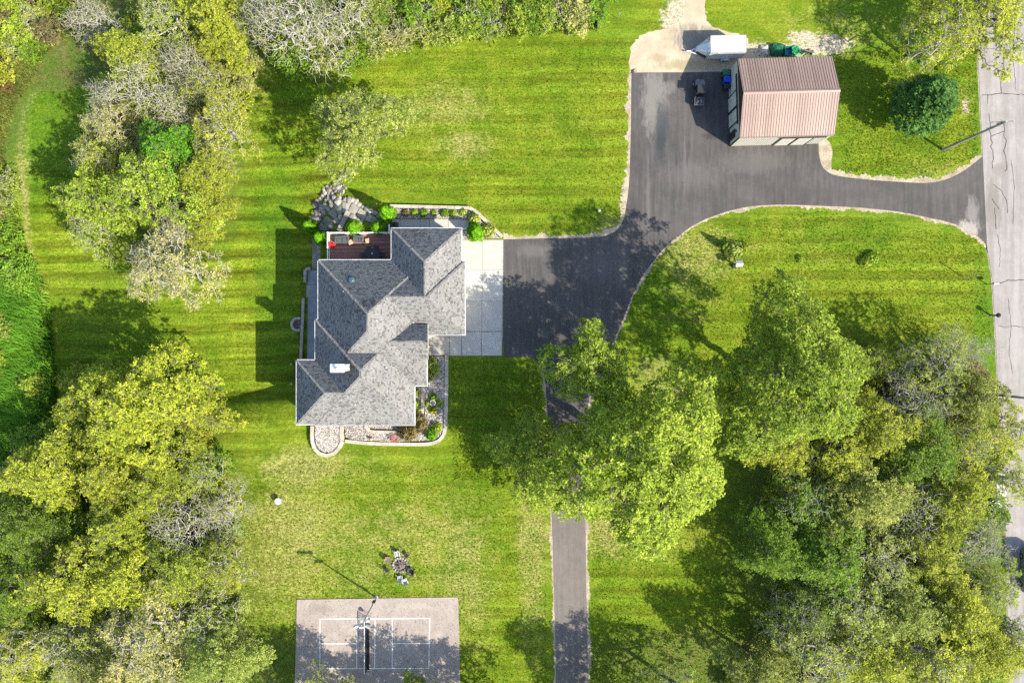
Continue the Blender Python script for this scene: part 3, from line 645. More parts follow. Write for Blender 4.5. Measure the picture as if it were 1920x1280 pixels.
part('shingles', np_mesh('shingles', T, np.concatenate([b6+np.array([[0,1,2,3]]), b6+np.array([[0,4,5,1]])]), M['shingle']), ro, 'stuff')
MB().loft([[(x1-.45,y0+.35,-.2),(x1-.45,y1-.35,-.2),(x1-.45,y1-.35,gz),(x1-.45,gyc,tz-.2),(x1-.45,y0+.35,gz)],[(x1-.30,y0+.35,-.2),(x1-.30,y1-.35,-.2),(x1-.30,y1-.35,gz),(x1-.30,gyc,tz-.2),(x1-.30,y0+.35,gz)]]).part('entry_wall', M['stonewall'], house)
gut.box(x1+.002, y0, gz-.15, x1+.05, y1, gz-.02)
gut.part('gutter', M['gutter'], house)
# walls
inset = 0.5
for i, r in enumerate(RECTS):
    zt = EZ - .19 - i*.003
    MB().box(r[0]+inset, r[1]+inset, -DROP-.6-i*.01, r[2]-inset, r[3]-inset, zt).part('wall', M['siding'] if i not in (4,) else M['stonewall'], house)
def opening(name, cx, cy, cz, w, h, nx, ny, frame='white', fill='pane', mull=1):
    """framed opening on a wall facing (nx,ny)"""
    R = Matrix.Rotation(math.atan2(ny, nx) - math.pi/2, 4, 'Z'); f = MB(); t = .09
    T = Matrix.Translation((cx, cy, cz)) @ R
    f.box(-w/2-t, .002, -h/2-t, -w/2, .08, h/2+t, T); f.box(w/2, .002, -h/2-t, w/2+t, .08, h/2+t, T); f.box(-w/2+.001, .002, h/2, w/2-.001, .08, h/2+t, T); f.box(-w/2+.001, .002, -h/2-t, w/2-.001, .10, -h/2, T)
    for k in range(1, mull): f.box(-w/2+w*k/mull-.03, .002, -h/2+.001, -w/2+w*k/mull+.03, .06, h/2-.001, T)
    fo = f.part(name, M[frame], house); p = MB()
    p.box(-w/2+.002, .003, -h/2+.002, w/2-.002, .03, h/2-.002, T); p.part('pane' if fill == 'pane' else 'panel', M[fill], fo); return fo
r1, r2, r3, r4, r5 = RECTS
for y in (r2[1]+2.3, r2[1]+5.9): opening('garage_door', r2[2]-inset, y, 1.3, 2.6, 2.3, 1, 0, 'white', 'white')
opening('window', r1[2]-inset, r1[3]-1.9, 1.6, 1.4, 1.2, 1, 0, mull=2)
opening('front_door', GB[2]-.30, gyc, 1.05, 1.0, 2.1, 1, 0, 'white', 'wood')
for yy in (r3[3]-3.0, r3[3]-6.4, r3[3]-9.6):
    for zc in (1.5, -2.0): opening('window', r3[0]+inset, yy, zc, 2.0, 1.7, -1, 0, mull=2)
for yy in (r5[1]+2.2, r5[1]+5.2):
    opening('window', r5[0]+inset, yy, 1.5, 1.7, 1.7, -1, 0, mull=2)
for xx in (r5[0]+3.0, r5[0]+7.0, r5[0]+10.6): opening('window', xx, r4[1]+inset, 1.6, 1.8, 1.6, 0, -1, mull=2)
for xx in (r1[0]+2.4, r1[0]+6.0): opening('window', xx, r1[3]-inset, 1.6, 1.4, 1.2, 0, 1, mull=2)
opening('patio_door', r3[0]+5.2, r3[3]-inset, 1.25, 2.6, 2.1, 0, 1, mull=2)
for yy in (r4[1]+1.6, r4[1]+4.0): opening('window', r4[2]-inset, yy, 1.6, 1.3, 1.5, 1, 0, mull=2)
# chimney
cx0, cy1 = Ep(618.5, 682.3, 8.6); cx1, cy0 = Ep(645.3, 698, 8.6); cmx, cmy = (cx0+cx1)/2, (cy0+cy1)/2
ch = MB().box(cx0+.08, cy0+.08, 4.5, cx1-.08, cy1-.08, 8.45).part('chimney', M['siding'], house)
MB().cbox((cmx, cmy, 8.53), (cx1-cx0, cy1-cy0, .16), .04).box(cmx-.28, cmy-.16, 8.61, cmx+.28, cmy+.16, 8.70).part('chimney_cap', M['white'], ch)
fl = MB().lathe([(.13,0),(.13,.22),(.2,.22),(.2,.27),(.03,.34)], (cmx, cmy, 8.70), 12).part('flue', M['steel'], ch)
def roof_z(x, y): return float(others(np.array(x), np.array(y), -1))
# the chimney cricket
xw, yy = cx1+.1, (cy0+cy1)/2; zc = roof_z(cx1+.9, yy)
MB().loft([[(cx1-.1,cy0+.1,zc-1.2),(cx1-.1,cy1-.1,zc-1.2),(cx1-.1,yy,zc-.05)],[(cx1+.85,yy-.05,zc-.75),(cx1+.85,yy+.05,zc-.75),(cx1+.85,yy,zc-.05)]]).part('chimney_cricket', M['underlay'], house)
for (px, py, s) in [(682.5,567.5,1),(698.5,567,1),(671.5,586,1),(671.5,614.5,1)]:
    x, y = Ep(px, py, 6.8); z = roof_z(x, y)
    v = MB(); v.loft([[(x-.19,y-.19,z-.2),(x+.19,y-.19,z-.2),(x+.19,y+.19,z-.2),(x-.19,y+.19,z-.2)],[(x-.19,y-.19,z+.16),(x+.19,y-.19,z+.16),(x+.19,y+.19,z+.16),(x-.19,y+.19,z+.16)],[(x-.25,y-.25,z+.17),(x+.25,y-.25,z+.17),(x+.25,y+.25,z+.17),(x-.25,y+.25,z+.17)],[(x-.16,y-.16,z+.27),(x+.16,y-.16,z+.27),(x+.16,y+.16,z+.27),(x-.16,y+.16,z+.27)]])
    v.part('roof_vent', M['dark'], house)
for px, py in [(705,600),(640,545),(760,520),(720,690),(660,760)]:
    x, y = Ep(px, py, 6.2); z = roof_z(x, y); MB().lathe([(.11,-.15),(.11,.01),(.05,.03),(.05,.34),(.0,.34)], (x, y, z), 10).part('pipe_vent', M['steel'], house)
x, y = Ep(656, 523.5, 5.6); z = roof_z(x, y)
sk = MB().lathe([(.46,-.35),(.46,.16),(.42,.2)], (x, y, z), 16).part('sun_tunnel', M['dark'], house, smooth=True)
MB().lathe([(.40,.2),(.36,.32),(.24,.41),(.08,.45),(.0,.455)], (x, y, z), 16).part('dome', M['carglass'], sk, smooth=True)

# ------------------------------------------------------------------ deck with rail
dz = 0.25; (dx0, dy1), (dx1, dy0) = P(618, 438.5, dz), P(735.5, 493, dz)
deck = thing('deck', (dx0, dy0, -DROP), 'raised red-brown board deck with a white rail in the north-west corner of the house', 'deck'); O = Vector(deck.location)
n = 24; bw = (dy1-dy0)/n; zd = dz-O.z
bme = MB().box(0.0, .006, zd-.03, dx1-dx0, bw-.006, zd).mesh('board', M['deck'])
for k in range(n): part('board', bme, deck, loc=(0, k*bw, random.uniform(-.002,.002)))
MB().box(.04, .04, zd-.26, dx1-dx0-.04, .09, zd-.032).box(.04, dy1-dy0-.09, zd-.26, dx1-dx0-.04, dy1-dy0-.04, zd-.032).box(.04, .1, zd-.26, .09, dy1-dy0-.1, zd-.032).part('joist_frame', M['wood'], deck)
for px_ in (.15, 3.8, 7.3): MB().box(px_-.07, dy1-dy0-.25, -.3, px_+.07, dy1-dy0-.11, zd-.262).part('post', M['white'], deck)
rl = MB(); rp = []
Ln, Lw = (dx1-dx0)*0.965, (dy1-dy0)
MB().box(-.05, Lw-.045, zd+.92, Ln, Lw+.045, zd+.99).part('rail', M['white'], deck); MB().box(.06, Lw-.03, zd+.10, Ln-.02, Lw+.03, zd+.16).part('rail', M['white'], deck)
MB().box(-.045, .0, zd+.92, .045, Lw-.062, zd+.99).part('rail', M['white'], deck); MB().box(-.03, 0, zd+.10, .03, Lw-.062, zd+.16).part('rail', M['white'], deck)
MB().box(Ln+.005, Lw-.06, zd+.92, Ln+.12, Lw+1.0, zd+.99).part('rail', M['white'], deck)
pm_ = MB().box(-.065, -.065, 0, .065, .065, 1.02).lathe([(.10,1.02),(.10,1.05),(.0,1.10)], n=4).mesh('rail_post', M['white'])
for x_, y_ in [(0,0.1),(0,Lw*.5),(0,Lw),(Ln*.33,Lw),(Ln*.58,Lw),(Ln*.8,Lw),(Ln,Lw)]: part('rail_post', pm_, deck, loc=(x_, y_, zd))
ba = MB()
for k in range(int(Ln/.13)): ba.box(.13*k-.014+.1, Lw-.014, zd+.16, .13*k+.014+.1, Lw+.014, zd+.92)
for k in range(int(Lw/.13)-1): ba.box(-.014, .13*k+.09, zd+.16, .014, .13*k+.118, zd+.92)
part('balusters', ba.mesh('balusters', M['white']), deck, 'stuff')
# ------------------------------------------------------------------ lower walk, patio steps, boulders
lw = bpy.data.objects.new('lower_walk', None); link(lw); lw['kind'] = 'structure'
for y0, y1, x0 in ((506,534,577),(534,558,574.5),(558,600,577),(600,640,576.5),(640,672,576)): slab([(x0,y0),(600,y0),(600,y1),(x0,y1)], 0.04, 'flagging', 'slab', lw)
for k in range(6):
    for j in range(2): slab([(585.5+j*8,447+k*9.6),(593.5+j*8,447+k*9.6),(593.5+j*8,456.6+k*9.6),(585.5+j*8,456.6+k*9.6)], 0.03, 'paver', 'paver', lw, .2)
pat = bpy.data.objects.new('patio_steps', None); link(pat); pat['kind'] = 'structure'
def zp(x, y): return (550+x/9.6, 370+y/9.6)
for poly in [[(410,580),(500,455),(640,548),(590,600)],[(505,440),(600,335),(735,420),(635,540)],[(615,285),(735,180),(800,325),(745,395)],[(740,160),(868,105),(878,285),(805,315)],
             [(885,90),(1040,100),(975,272),(890,272)],[(1065,108),(1190,190),(1115,322),(985,258)],[(1203,192),(1342,290),(1272,418),(1135,330)],[(1360,285),(1515,388),(1465,480),(1290,412)],[(1525,400),(1660,470),(1665,560),(1475,482)]]:
    c = sum((Vector(p) for p in poly), Vector((0,0)))/4
    for a, b in ((0,.5),(.5,1)):       # each step is two pavers wide
        p = [Vector(q) for q in poly]
        q = [p[0].lerp(p[1], a), p[0].lerp(p[1], b), p[3].lerp(p[2], b), p[3].lerp(p[2], a)]
        slab([zp(*v) for v in q], 0.12, 'paver', 'paver', pat, .18, .4)
def rock_mesh(seed, name='boulder', mat='boulder'):
    r = random.Random(seed); bm = bmesh.new(); bmesh.ops.create_icosphere(bm, subdivisions=1, radius=1.0)
    ax = (r.uniform(.8,1.25), r.uniform(.75,1.1), r.uniform(.55,.8))
    for v in bm.verts: v.co = Vector((v.co.x*ax[0], v.co.y*ax[1], v.co.z*ax[2])) * r.uniform(.80,1.14)
    me = bpy.data.meshes.new(name); bm.to_mesh(me); bm.free(); me.materials.append(M[mat]); return me
rocks = [rock_mesh(k) for k in range(7)]
bl = []
for x, y, r in [(1010,55,6),(1065,60,6),(1125,98,5.5),(1190,135,5.5),(1250,170,5),(1325,205,5.5),(1390,245,5),(1455,275,4.5),(1500,297,4),(1545,345,4),(930,45,5),(985,35,4),(1150,60,4),
                (1045,345,5),(1095,375,6),(1155,412,6),(1215,448,5),(800,430,8),(850,365,7),(640,600,6),(690,520,6),(400,140,6),(495,140,6),(540,205,8),(450,290,8),(510,310,8),(440,390,9),(380,440,7),(360,380,6),(430,60,5),
                (385,330,5),(590,130,6),(620,40,6),(690,60,6),(760,10,6),(820,75,7),(770,90,5),(700,130,5),(560,270,6),(330,440,4),(480,240,5),(640,210,5),(660,15,5),(840,15,5),(740,55,5),(600,175,5),(420,480,5),(390,100,4)]:
    bl.append((550+x/9.6, 370+y/9.6, r/15.3*1.15))
for x, y, r in [(648,325,3.5),(643,330,4),(638,335,4.5),(632,340,4),(628,345,5),(621,350,4.5),(626,353,4),(618,357,5),(611,361,5),(606,366,5),(617,365,4),(624,362,4),(600,372,4),(630,358,4),(635,352,4),(608,356,4),(614,349,4),(646,333,3),(652,320,3)]: bl.append((x, y, r/15.3*1.15))
for k, (px, py, s) in enumerate(bl):
    o = part('boulder', rocks[k % 7]); p = G(px, py); o.location = p + Vector((0,0,s*.22)); o.scale = (s,s,s); o.rotation_euler = (0,0,random.uniform(0,6.28))
    lb = 'fieldstone in the narrow stone tail running north from the patio steps' if py < 374 and px < 655 else 'fieldstone in the row along the upper right edge of the curved steps' if px > 650 and py < 412 else 'fieldstone tucked inside the curve of the steps' if px > 628 and py > 400 else 'fieldstone in the pile on the left side of the curved steps'
    tag(o, lb, 'boulder', 'fieldstone boulders round the patio steps')
pebbles('pebbles', Gv(in_poly([zp(250,450),(590,388),(600,374),(622,352),(640,340),(648,352),(640,370),zp(900,60),zp(740,150),zp(600,280),zp(480,430),zp(400,560)], 1100, 3), .04), .08, .2, M['boulder'], pat, 4)
# ring planter with a fire bowl at the lower walk
p = G(560.5, 608); fp = thing('fire_ring', p, 'half-round stone fire ring built against the low wall of the west walk', 'fire pit')
blk = MB().loft([[(-.17,.62,0),(.17,.62,0),(.23,.92,0),(-.23,.92,0)],[(-.17,.62,.55),(.17,.62,.55),(.23,.92,.55),(-.23,.92,.55)]]).mesh('stone', M['wallstone'])
for k in range(11):
    o = part('stone', blk, fp, loc=(0,0,random.uniform(0,.03))); o.rotation_euler = (0,0,math.radians(-12 + k*20.4))
MB().lathe([(.5,0),(.6,.3),(.6,.34),(.52,.3),(.35,.12),(0,.08)], n=20).part('fire_bowl', M['char'], fp)

# ------------------------------------------------------------------ the barn
SWc = Vector(P(1369,274)); ang = math.radians(1.55); BL = 10.9; BW = 9.05; BH = 3.75; BR = 1.6
barn = thing('barn', (SWc.x, SWc.y, 0), 'pole barn with a brown ribbed metal roof and cream walls beside the parking pad', 'barn', ang)
wl = MB(); wl.box(0, 0, 0, BL, .12, BH); wl.box(0, BW-.12, 0, BL, BW, BH)
for xa in (0, BL-.12): wl.loft([[(xa,.122,0),(xa,BW-.122,0),(xa,BW-.122,BH),(xa,BW/2,BH+BR-.08),(xa,.122,BH)],[(xa+.12,.122,0),(xa+.12,BW-.122,0),(xa+.12,BW-.122,BH),(xa+.12,BW/2,BH+BR-.08),(xa+.12,.122,BH)]])
wl.part('wall', M['barnwall'], barn)
rb = MB()
for k in range(int(BL/.3)): rb.box(.15+k*.3-.02, -.02, .15, .15+k*.3+.02, -.001, BH-.2); 
for k in range(int(BW/.3)):
    y = .15+k*.3; rb.box(-.02, y-.02, .15, -.001, y+.02, BH-.1+BR*(1-abs(y-BW/2)/(BW/2))*.93); rb.box(BL+.001, y-.02, .15, BL+.02, y+.02, BH-.1+BR*(1-abs(y-BW/2)/(BW/2))*.93)
part('siding_ribs', rb.mesh('siding_ribs', M['barnwall']), barn, 'stuff')
ox, oy = .10, .06; npan = 12; pwid = (BL+2*ox)/npan; sl_ = BR/(BW/2); zE = BH - oy*sl_ + .1; zR = BH+BR+.1
def roof_panel(sgn):
    m = MB(); ye = -oy if sgn > 0 else BW+oy; yr = BW/2
    yb = ye - .0; 
    a, b = (ye, zE), (yr-.002*sgn, zR)
    if sgn > 0: m.loft([[(.003,a[0],a[1]-.04),(pwid-.003,a[0],a[1]-.04),(pwid-.003,a[0],a[1]),(.003,a[0],a[1])],[(.003,b[0],b[1]-.04),(pwid-.003,b[0],b[1]-.04),(pwid-.003,b[0],b[1]),(.003,b[0],b[1])]])
    else: m.loft([[(.003,a[0],a[1]-.04),(pwid-.003,a[0],a[1]-.04),(pwid-.003,a[0],a[1]),(.003,a[0],a[1])],[(.003,b[0],b[1]-.04),(pwid-.003,b[0],b[1]-.04),(pwid-.003,b[0],b[1]),(.003,b[0],b[1])]])
    for k in range(3):
        xc = pwid*(k+.5)/3; w = .055; h = .045
        m.loft([[(xc-w,a[0],a[1]+.001),(xc+w,a[0],a[1]+.001),(xc+w*.5,a[0],a[1]+h),(xc-w*.5,a[0],a[1]+h)],[(xc-w,b[0],b[1]+.001),(xc+w,b[0],b[1]+.001),(xc+w*.5,b[0],b[1]+h),(xc-w*.5,b[0],b[1]+h)]])
    return m.mesh('roof_panel', M['rust_roof'])
roofo = MB().loft([[(-ox+.02,-oy+.02,zE-.12),(-ox+.02,BW+oy-.02,zE-.12),(-ox+.02,BW+oy-.02,zE-.05),(-ox+.02,BW/2,zR-.05),(-ox+.02,-oy+.02,zE-.05)],[(BL+ox-.02,-oy+.02,zE-.12),(BL+ox-.02,BW+oy-.02,zE-.12),(BL+ox-.02,BW+oy-.02,zE-.05),(BL+ox-.02,BW/2,zR-.05),(BL+ox-.02,-oy+.02,zE-.05)]]).part('roof', M['barntrim'], barn)
for sgn in (1, -1):
    pme = roof_panel(sgn)
    for k in range(npan): part('roof_panel', pme, roofo, loc=(-ox+k*pwid, 0, 0))
MB().loft([[(-ox,BW/2-.2,zR-.02),(-ox,BW/2,zR+.07),(-ox,BW/2+.2,zR-.02),(-ox,BW/2+.2,zR+.01),(-ox,BW/2,zR+.10),(-ox,BW/2-.2,zR+.01)],[(BL+ox,BW/2-.2,zR-.02),(BL+ox,BW/2,zR+.07),(BL+ox,BW/2+.2,zR-.02),(BL+ox,BW/2+.2,zR+.01),(BL+ox,BW/2,zR+.10),(BL+ox,BW/2-.2,zR+.01)]]).part('ridge_cap', M['rust_roof'], roofo)
for xx in (-ox-.03, BL+ox+.002):
    tr = MB()
    tr.loft([[(xx,ya,za),(xx+.028,ya,za),(xx+.028,ya,za+.22),(xx,ya,za+.22)] for ya, za in ((-oy-.02,zE-.2),(BW/2,zR-.2),(BW+oy+.02,zE-.2))])
    tr.part('rake_trim', M['barntrim'], barn)
MB().box(-ox, -oy-.09, zE-.14, BL+ox, -oy-.022, zE-.04).part('gutter', M['rust_roof'], barn)
MB().box(-.06,-.06,0,.06,.06,BH-.1).part('corner_trim', M['barntrim'], barn)
# sliding doors, west wall (x = 0): track above, three leaves, one dark man door
def wdoor(y0, y1, z0, z1, mat, name='sliding_door'):
    d = MB().box(-.10, y0, z0, -.022, y1, z1).part(name, M[mat], barn); f = MB(); e = .07
    f.box(-.125, y0-e, z0, -.101, y0+e, z1); f.box(-.125, y1-e, z0, -.101, y1+e, z1); f.box(-.125, y0+e, z1-e, -.101, y1-e, z1+e); f.part('door_frame', M['barntrim'], d); return d
wdoor(2.1, 3.75, .05, 3.05, 'barnwall'); wdoor(3.95, 5.75, .05, 3.05, 'barnwall')
MB().box(-.16, 1.7, 3.10, -.022, 7.6, 3.24).part('door_track', M['barntrim'], barn)
dd = MB().box(-.07, .55, .05, -.022, 1.5, 2.1).part('entry_door', M['barntrim'], barn); MB().lathe([(.03,0),(.04,.04),(0,.06)], (-.12,1.38,1.0), 8).part('handle', M['steel'], dd)
MB().lathe([(.05,0),(.12,.06),(.14,.16),(.02,.2)], (-.14,1.05,2.5), 10).part('wall_lamp', M['dark'], barn)
def sdoor(x0, x1, z0, z1):
    d = MB().box(x0, -.10, z0, x1, -.022, z1).part('sliding_door', M['barnwall'], barn); f = MB(); e = .06
    f.box(x0-e, -.125, z0, x0+e, -.101, z1); f.box(x1-e, -.125, z0, x1+e, -.101, z1); f.part('door_frame', M['barntrim'], d)
sdoor(5.2, 7.0, .05, 3.0); sdoor(7.15, 9.0, .05, 3.0)
MB().box(4.9, -.16, 3.04, 10.4, -.022, 3.16).part('door_track', M['barntrim'], barn)

# ------------------------------------------------------------------ white V-nose cargo trailer
tx, ty = P(1322, 114); tl = (1387-1322)/15.3; tw = 2.0
tr_ = thing('cargo_trailer', (tx, ty, 0), 'white enclosed V-nose cargo trailer parked on the gravel north of the parking pad', 'trailer', math.radians(0.9))
zb, zt = .45, 2.45
def tring(z, i, nose): return [(0+i,i,z),(tl-i,i,z),(tl-i,tw-i,z),(0+i,tw-i,z),(-nose+i,tw/2+.25-i*.5,z),(-nose+i,tw/2-.25+i*.5,z)]
MB().loft([tring(zb,0,1.35), tring(1.25,0,1.35), tring(zt-.08,0,.16), tring(zt,.07,.12)]).part('body', M['carwhite'], tr_)
MB().box(.25,.12,zt+.002,tl-.2,tw-.12,zt+.02).part('roof', M['carwhite'], tr_)
ct = MB()
for yy in (0.02, tw-.02): ct.tube([(.0,yy,zt-.04),(tl-.02,yy,zt-.04)],.03,5)
ct.tube([(tl,0.02,zb+.1),(tl,.02,zt-.04),(tl,tw-.02,zt-.04),(tl,tw-.02,zb+.1)],.03,5); ct.tube([(0,0,zb),(0,0,zt-.05)],.03,5); ct.tube([(0,tw,zb),(0,tw,zt-.05)],.03,5); ct.tube([(.0,.05,zt+.01),(-.02,tw/2,zt+.01),(0,tw-.05,zt+.01)],.025,5)
ct.part('corner_trim', M['steel'], tr_)
MB().box(.9,-.03,zb+.12,1.6,-.002,zt-.25).part('side_door', M['carwhite'], tr_)
for k in range(5): MB().box(.35+k*.8,.15,zt+.021,.38+k*.8,tw-.15,zt+.033).part('roof_bow', M['white'], tr_)
def on_nose(a, b, z0, z1, f0, f1, mat, name, lift):
    q = []
    for z, f in ((z0,f0),(z1,f1)):
        A = Vector((0-.0, tw if a else 0, z)); B = Vector((-f, tw/2+(.25 if a else -.25), z)); q.append((A, B))
    nrm = Vector((-.8,.9 if a else -.9,.25)).normalized()*lift; m = MB()
    p = [q[0][0].lerp(q[0][1],.08), q[0][0].lerp(q[0][1],.95), q[1][0].lerp(q[1][1],.95), q[1][0].lerp(q[1][1],.08)]
    m.loft([[v - nrm*.2 for v in p], [v + nrm for v in p]]); return m.part(name, M[mat], tr_)
on_nose(False, 0, 1.3, 2.3, 1.32, .34, 'steel', 'nose_panel', .015); on_nose(True, 0, 1.3, 2.3, 1.32, .34, 'plastic_white', 'nose_panel', .015)
on_nose(False, 0, .5, 1.1, 1.36, 1.36, 'dark', 'stone_guard', .02)
MB().box(.1,.1,zb-.12,tl-.05,tw-.1,zb-.002).part('chassis', M['dark'], tr_)
tg = MB(); tg.tube([(0,.25,.4),(-2.1,tw/2,.42)], .05, 6); tg.tube([(0,tw-.25,.4),(-2.1,tw/2,.42)], .05, 6); tg.box(-2.35,tw/2-.06,.38,-2.05,tw/2+.06,.5); tg.part('tongue', M['white'], tr_)
MB().tube([(-1.75,tw/2,.02),(-1.75,tw/2,.85)],.045,8).lathe([(.12,0),(.12,.03)],(-1.75,tw/2,0),10).part('jack', M['steel'], tr_)
for yy, s in ((-.14,-1),(tw+.14,1)):
    w = MB().tube([(2.3,yy-.1,.34),(2.3,yy+.1,.34)], .34, 18).part('wheel', M['rubber'], tr_); MB().tube([(2.3,yy-.115,.34),(2.3,yy+.115,.34)], .19, 14).part('rim', M['steel'], w)
    MB().loft([[(1.75,yy-.16,.5),(1.75,yy+.135,.5),(2.0,yy+.135,.76),(2.0,yy-.16,.76)],[(2.85,yy-.16,.5),(2.85,yy+.135,.5),(2.6,yy+.135,.76),(2.6,yy-.16,.76)]]).part('fender', M['steel'], tr_)
MB().box(tl+.001,.06,zb+.05,tl+.04,tw-.06,zt-.15).part('rear_door', M['carwhite'], tr_)
for yy in (.12, tw-.2): MB().box(tl+.041,yy,zb+.2,tl+.06,yy+.08,zb+.45).part('tail_light', M['red'], tr_)

# ------------------------------------------------------------------ UTV
ux, uy = P(1308.5, 177); utv = thing('utility_vehicle', (ux, uy, 0), 'dark side-by-side utility vehicle parked in the barn shadow on the parking pad', 'UTV', math.radians(-3))
def wheelat(x, y, parent, r=.33, w=.26, mat='rubber', rim='steel'):
    o = MB().loft([[(x+sx, y+r*c*math.cos(a), r+r*c*math.sin(a)) for a in [2*math.pi*k/16 for k in range(16)]] for sx, c in ((-w/2,.82),(-w/2+.04,1),(w/2-.04,1),(w/2,.82))]).part('tyre', M[mat], parent)
    MB().loft([[(x+sx, y+r*.55*math.cos(a), r+r*.55*math.sin(a)) for a in [2*math.pi*k/12 for k in range(12)]] for sx in (-w/2-.01, w/2+.01)]).part('rim', M[rim], o)
for sx in (-.58,.58):
    for sy in (-1.0, 1.08): wheelat(sx, sy, utv)
MB().loft([[(-.5,-1.5,.38),(.5,-1.5,.38),(.5,1.35,.38),(-.5,1.35,.38)],[(-.55,-1.5,.58),(.55,-1.5,.58),(.55,1.3,.62),(-.55,1.3,.62)]]).part('chassis', M['dark'], utv)
MB().loft([[(-.42,1.62,.45),(.42,1.62,.45),(.42,1.62,.62),(-.42,1.62,.62)],[(-.6,1.25,.42),(.6,1.25,.42),(.55,1.25,.88),(-.55,1.25,.88)],[(-.62,.72,.5),(.62,.72,.5),(.6,.72,1.02),(-.6,.72,1.02)]]).part('hood', M['utvbody'], utv)
for sx in (-.3,.3):
    MB().cbox((sx,1.56,.68),(.2,.06,.1),.02).part('headlight', M['plastic_white'], utv)
    s = MB().cbox((sx*.95,-.05,.74),(.5,.5,.14),.04).part('seat', M['dark'], utv); MB().cbox((sx*.95,-.33,1.0),(.48,.12,.5),.04).part('seat_back', M['dark'], s)
cg = MB()
for sx in (-.58,.58): cg.tube([(sx,.78,.95),(sx*.93,.38,1.78),(sx*.93,-.42,1.80),(sx,-.62,.62)], .028, 6)
for yy in (.38,-.42): cg.tube([(-.54,yy,1.79),(.54,yy,1.79)], .028, 6)
cg.part('roll_cage', M['dark'], utv)
MB().loft([[(-.56,.46,1.815),(.56,.46,1.815),(.56,-.5,1.83),(-.56,-.5,1.83)],[(-.5,.42,1.88),(.5,.42,1.88),(.52,-.46,1.89),(-.52,-.46,1.89)]]).part('roof', M['dark'], utv)
MB().loft([[(-.52,.76,1.0),(.52,.76,1.0),(.5,.40,1.74),(-.5,.40,1.74)],[(-.52,.775,1.0),(.52,.775,1.0),(.5,.415,1.74),(-.5,.415,1.74)]]).part('windshield', M['carglass'], utv)
st = MB().tube([(-.3,.62,.95),(-.3,.36,1.1)], .02, 6); st.lathe([(.16,-.015),(.19,0),(.16,.015)], (-.3,.34,1.12), 14); st.part('steering_wheel', M['dark'], utv)
bd = MB(); bd.box(-.58,-1.6,.60,.58,-.68,.66); bd.box(-.58,-1.6,.661,-.53,-.68,.92); bd.box(.53,-1.6,.661,.58,-.68,.92); bd.box(-.529,-.73,.661,.529,-.68,.92); bd.box(-.529,-1.6,.661,.529,-1.55,.92); bd.part('cargo_bed', M['utvbody'], utv)
cgo = MB()
for k in range(7): cgo.box(-.45+.12*k,-1.5+random.uniform(0,.3),.665,-.38+.12*k,-.9+random.uniform(-.2,.1),.72+random.uniform(0,.14))
part('bed_clutter', cgo.mesh('bed_clutter', M['litter']), utv, 'stuff')

# ------------------------------------------------------------------ bins by the barn
def bin_(px, py, mat, label, rz, lidmat=None, s=1.0):
    x, y = P(px, py); t = thing('wheeled_bin', (x, y, 0.03), label, 'bin', rz, None, s)
    MB().loft([[(-.24,-.26,.1),(.24,-.26,.1),(.24,.26,.1),(-.24,.26,.1)],[(-.32,-.36,1.02),(.32,-.36,1.02),(.32,.36,1.02),(-.32,.36,1.02)]]).part('body', M[mat], t)
    lid = MB().loft([[(-.34,-.38,1.022),(.34,-.38,1.022),(.34,.4,1.022),(-.34,.4,1.022)],[(-.33,-.37,1.06),(.33,-.37,1.06),(.33,.39,1.06),(-.33,.39,1.06)],[(-.24,-.28,1.12),(.24,-.28,1.12),(.24,.28,1.12),(-.24,.28,1.12)]]).part('lid', M[lidmat or mat], t)
    MB().tube([(-.25,.45,1.0),(.25,.45,1.0)], .025, 6).box(-.27,.36,.96,-.23,.47,1.0).box(.23,.36,.96,.27,.47,1.0).part('handle', M['dark'], t)
    for sx in (-.25,.25): MB().tube([(sx-.04,.3,.12),(sx+.04,.3,.12)], .12, 12).part('wheel', M['rubber'], t)
bin_(1357.5, 142.5, 'green_plastic', 'dark green wheeled bin at the north end of the barn front', math.radians(90), s=1.1)
bin_(1359, 155, 'blue_plastic', 'bright blue wheeled bin between the green bin and the black bin', math.radians(88), s=1.1)
bin_(1359, 167, 'dark', 'black wheeled bin south of the blue bin at the barn wall', math.radians(93), s=.95)
# ------------------------------------------------------------------ clutter behind the barn
def heap(name, px, py, w, d, h, mat, label, cat, seed, rz=0.0, n=9):
    """a soft, lumpy cover over a pile"""
    r = random.Random(seed); V = []; F = []
    for j in range(n):
        for i in range(n):
            u, v = i/(n-1)*2-1, j/(n-1)*2-1; e = max(abs(u), abs(v)); z = h*max(0, 1-e**5)*r.uniform(.72,1.0) if e < .99 else 0
            V.append((u*w/2*(1+r.uniform(-.05,.05)), v*d/2*(1+r.uniform(-.05,.05)), z))
    for j in range(n-1):
        for i in range(n-1): F.append((j*n+i, j*n+i+1, (j+1)*n+i+1, (j+1)*n+i))
    m = MB(); m.v = V; m.f = F; g = G(px, py); t = part(name, m.mesh(name, M[mat], True)); t.location = g; t.rotation_euler = (0,0,rz); return tag(t, label, cat)
heap('tarp_pile', 1456, 94.5, 1.7, 1.5, .8, 'tarp', 'crumpled dark green tarp pile behind the barn', 'tarp', 1)
heap('rubble_pile', 1432, 95, 1.1, 1.4, .45, 'litter', 'low grey rubble heap behind the barn, left of the green tarp', 'rubble pile', 2)
x, y = P(1475, 99, 0); t = thing('storage_tub', (x, y, 0), 'open teal plastic tub between the tarp and the hose reel behind the barn', 'tub', .02)
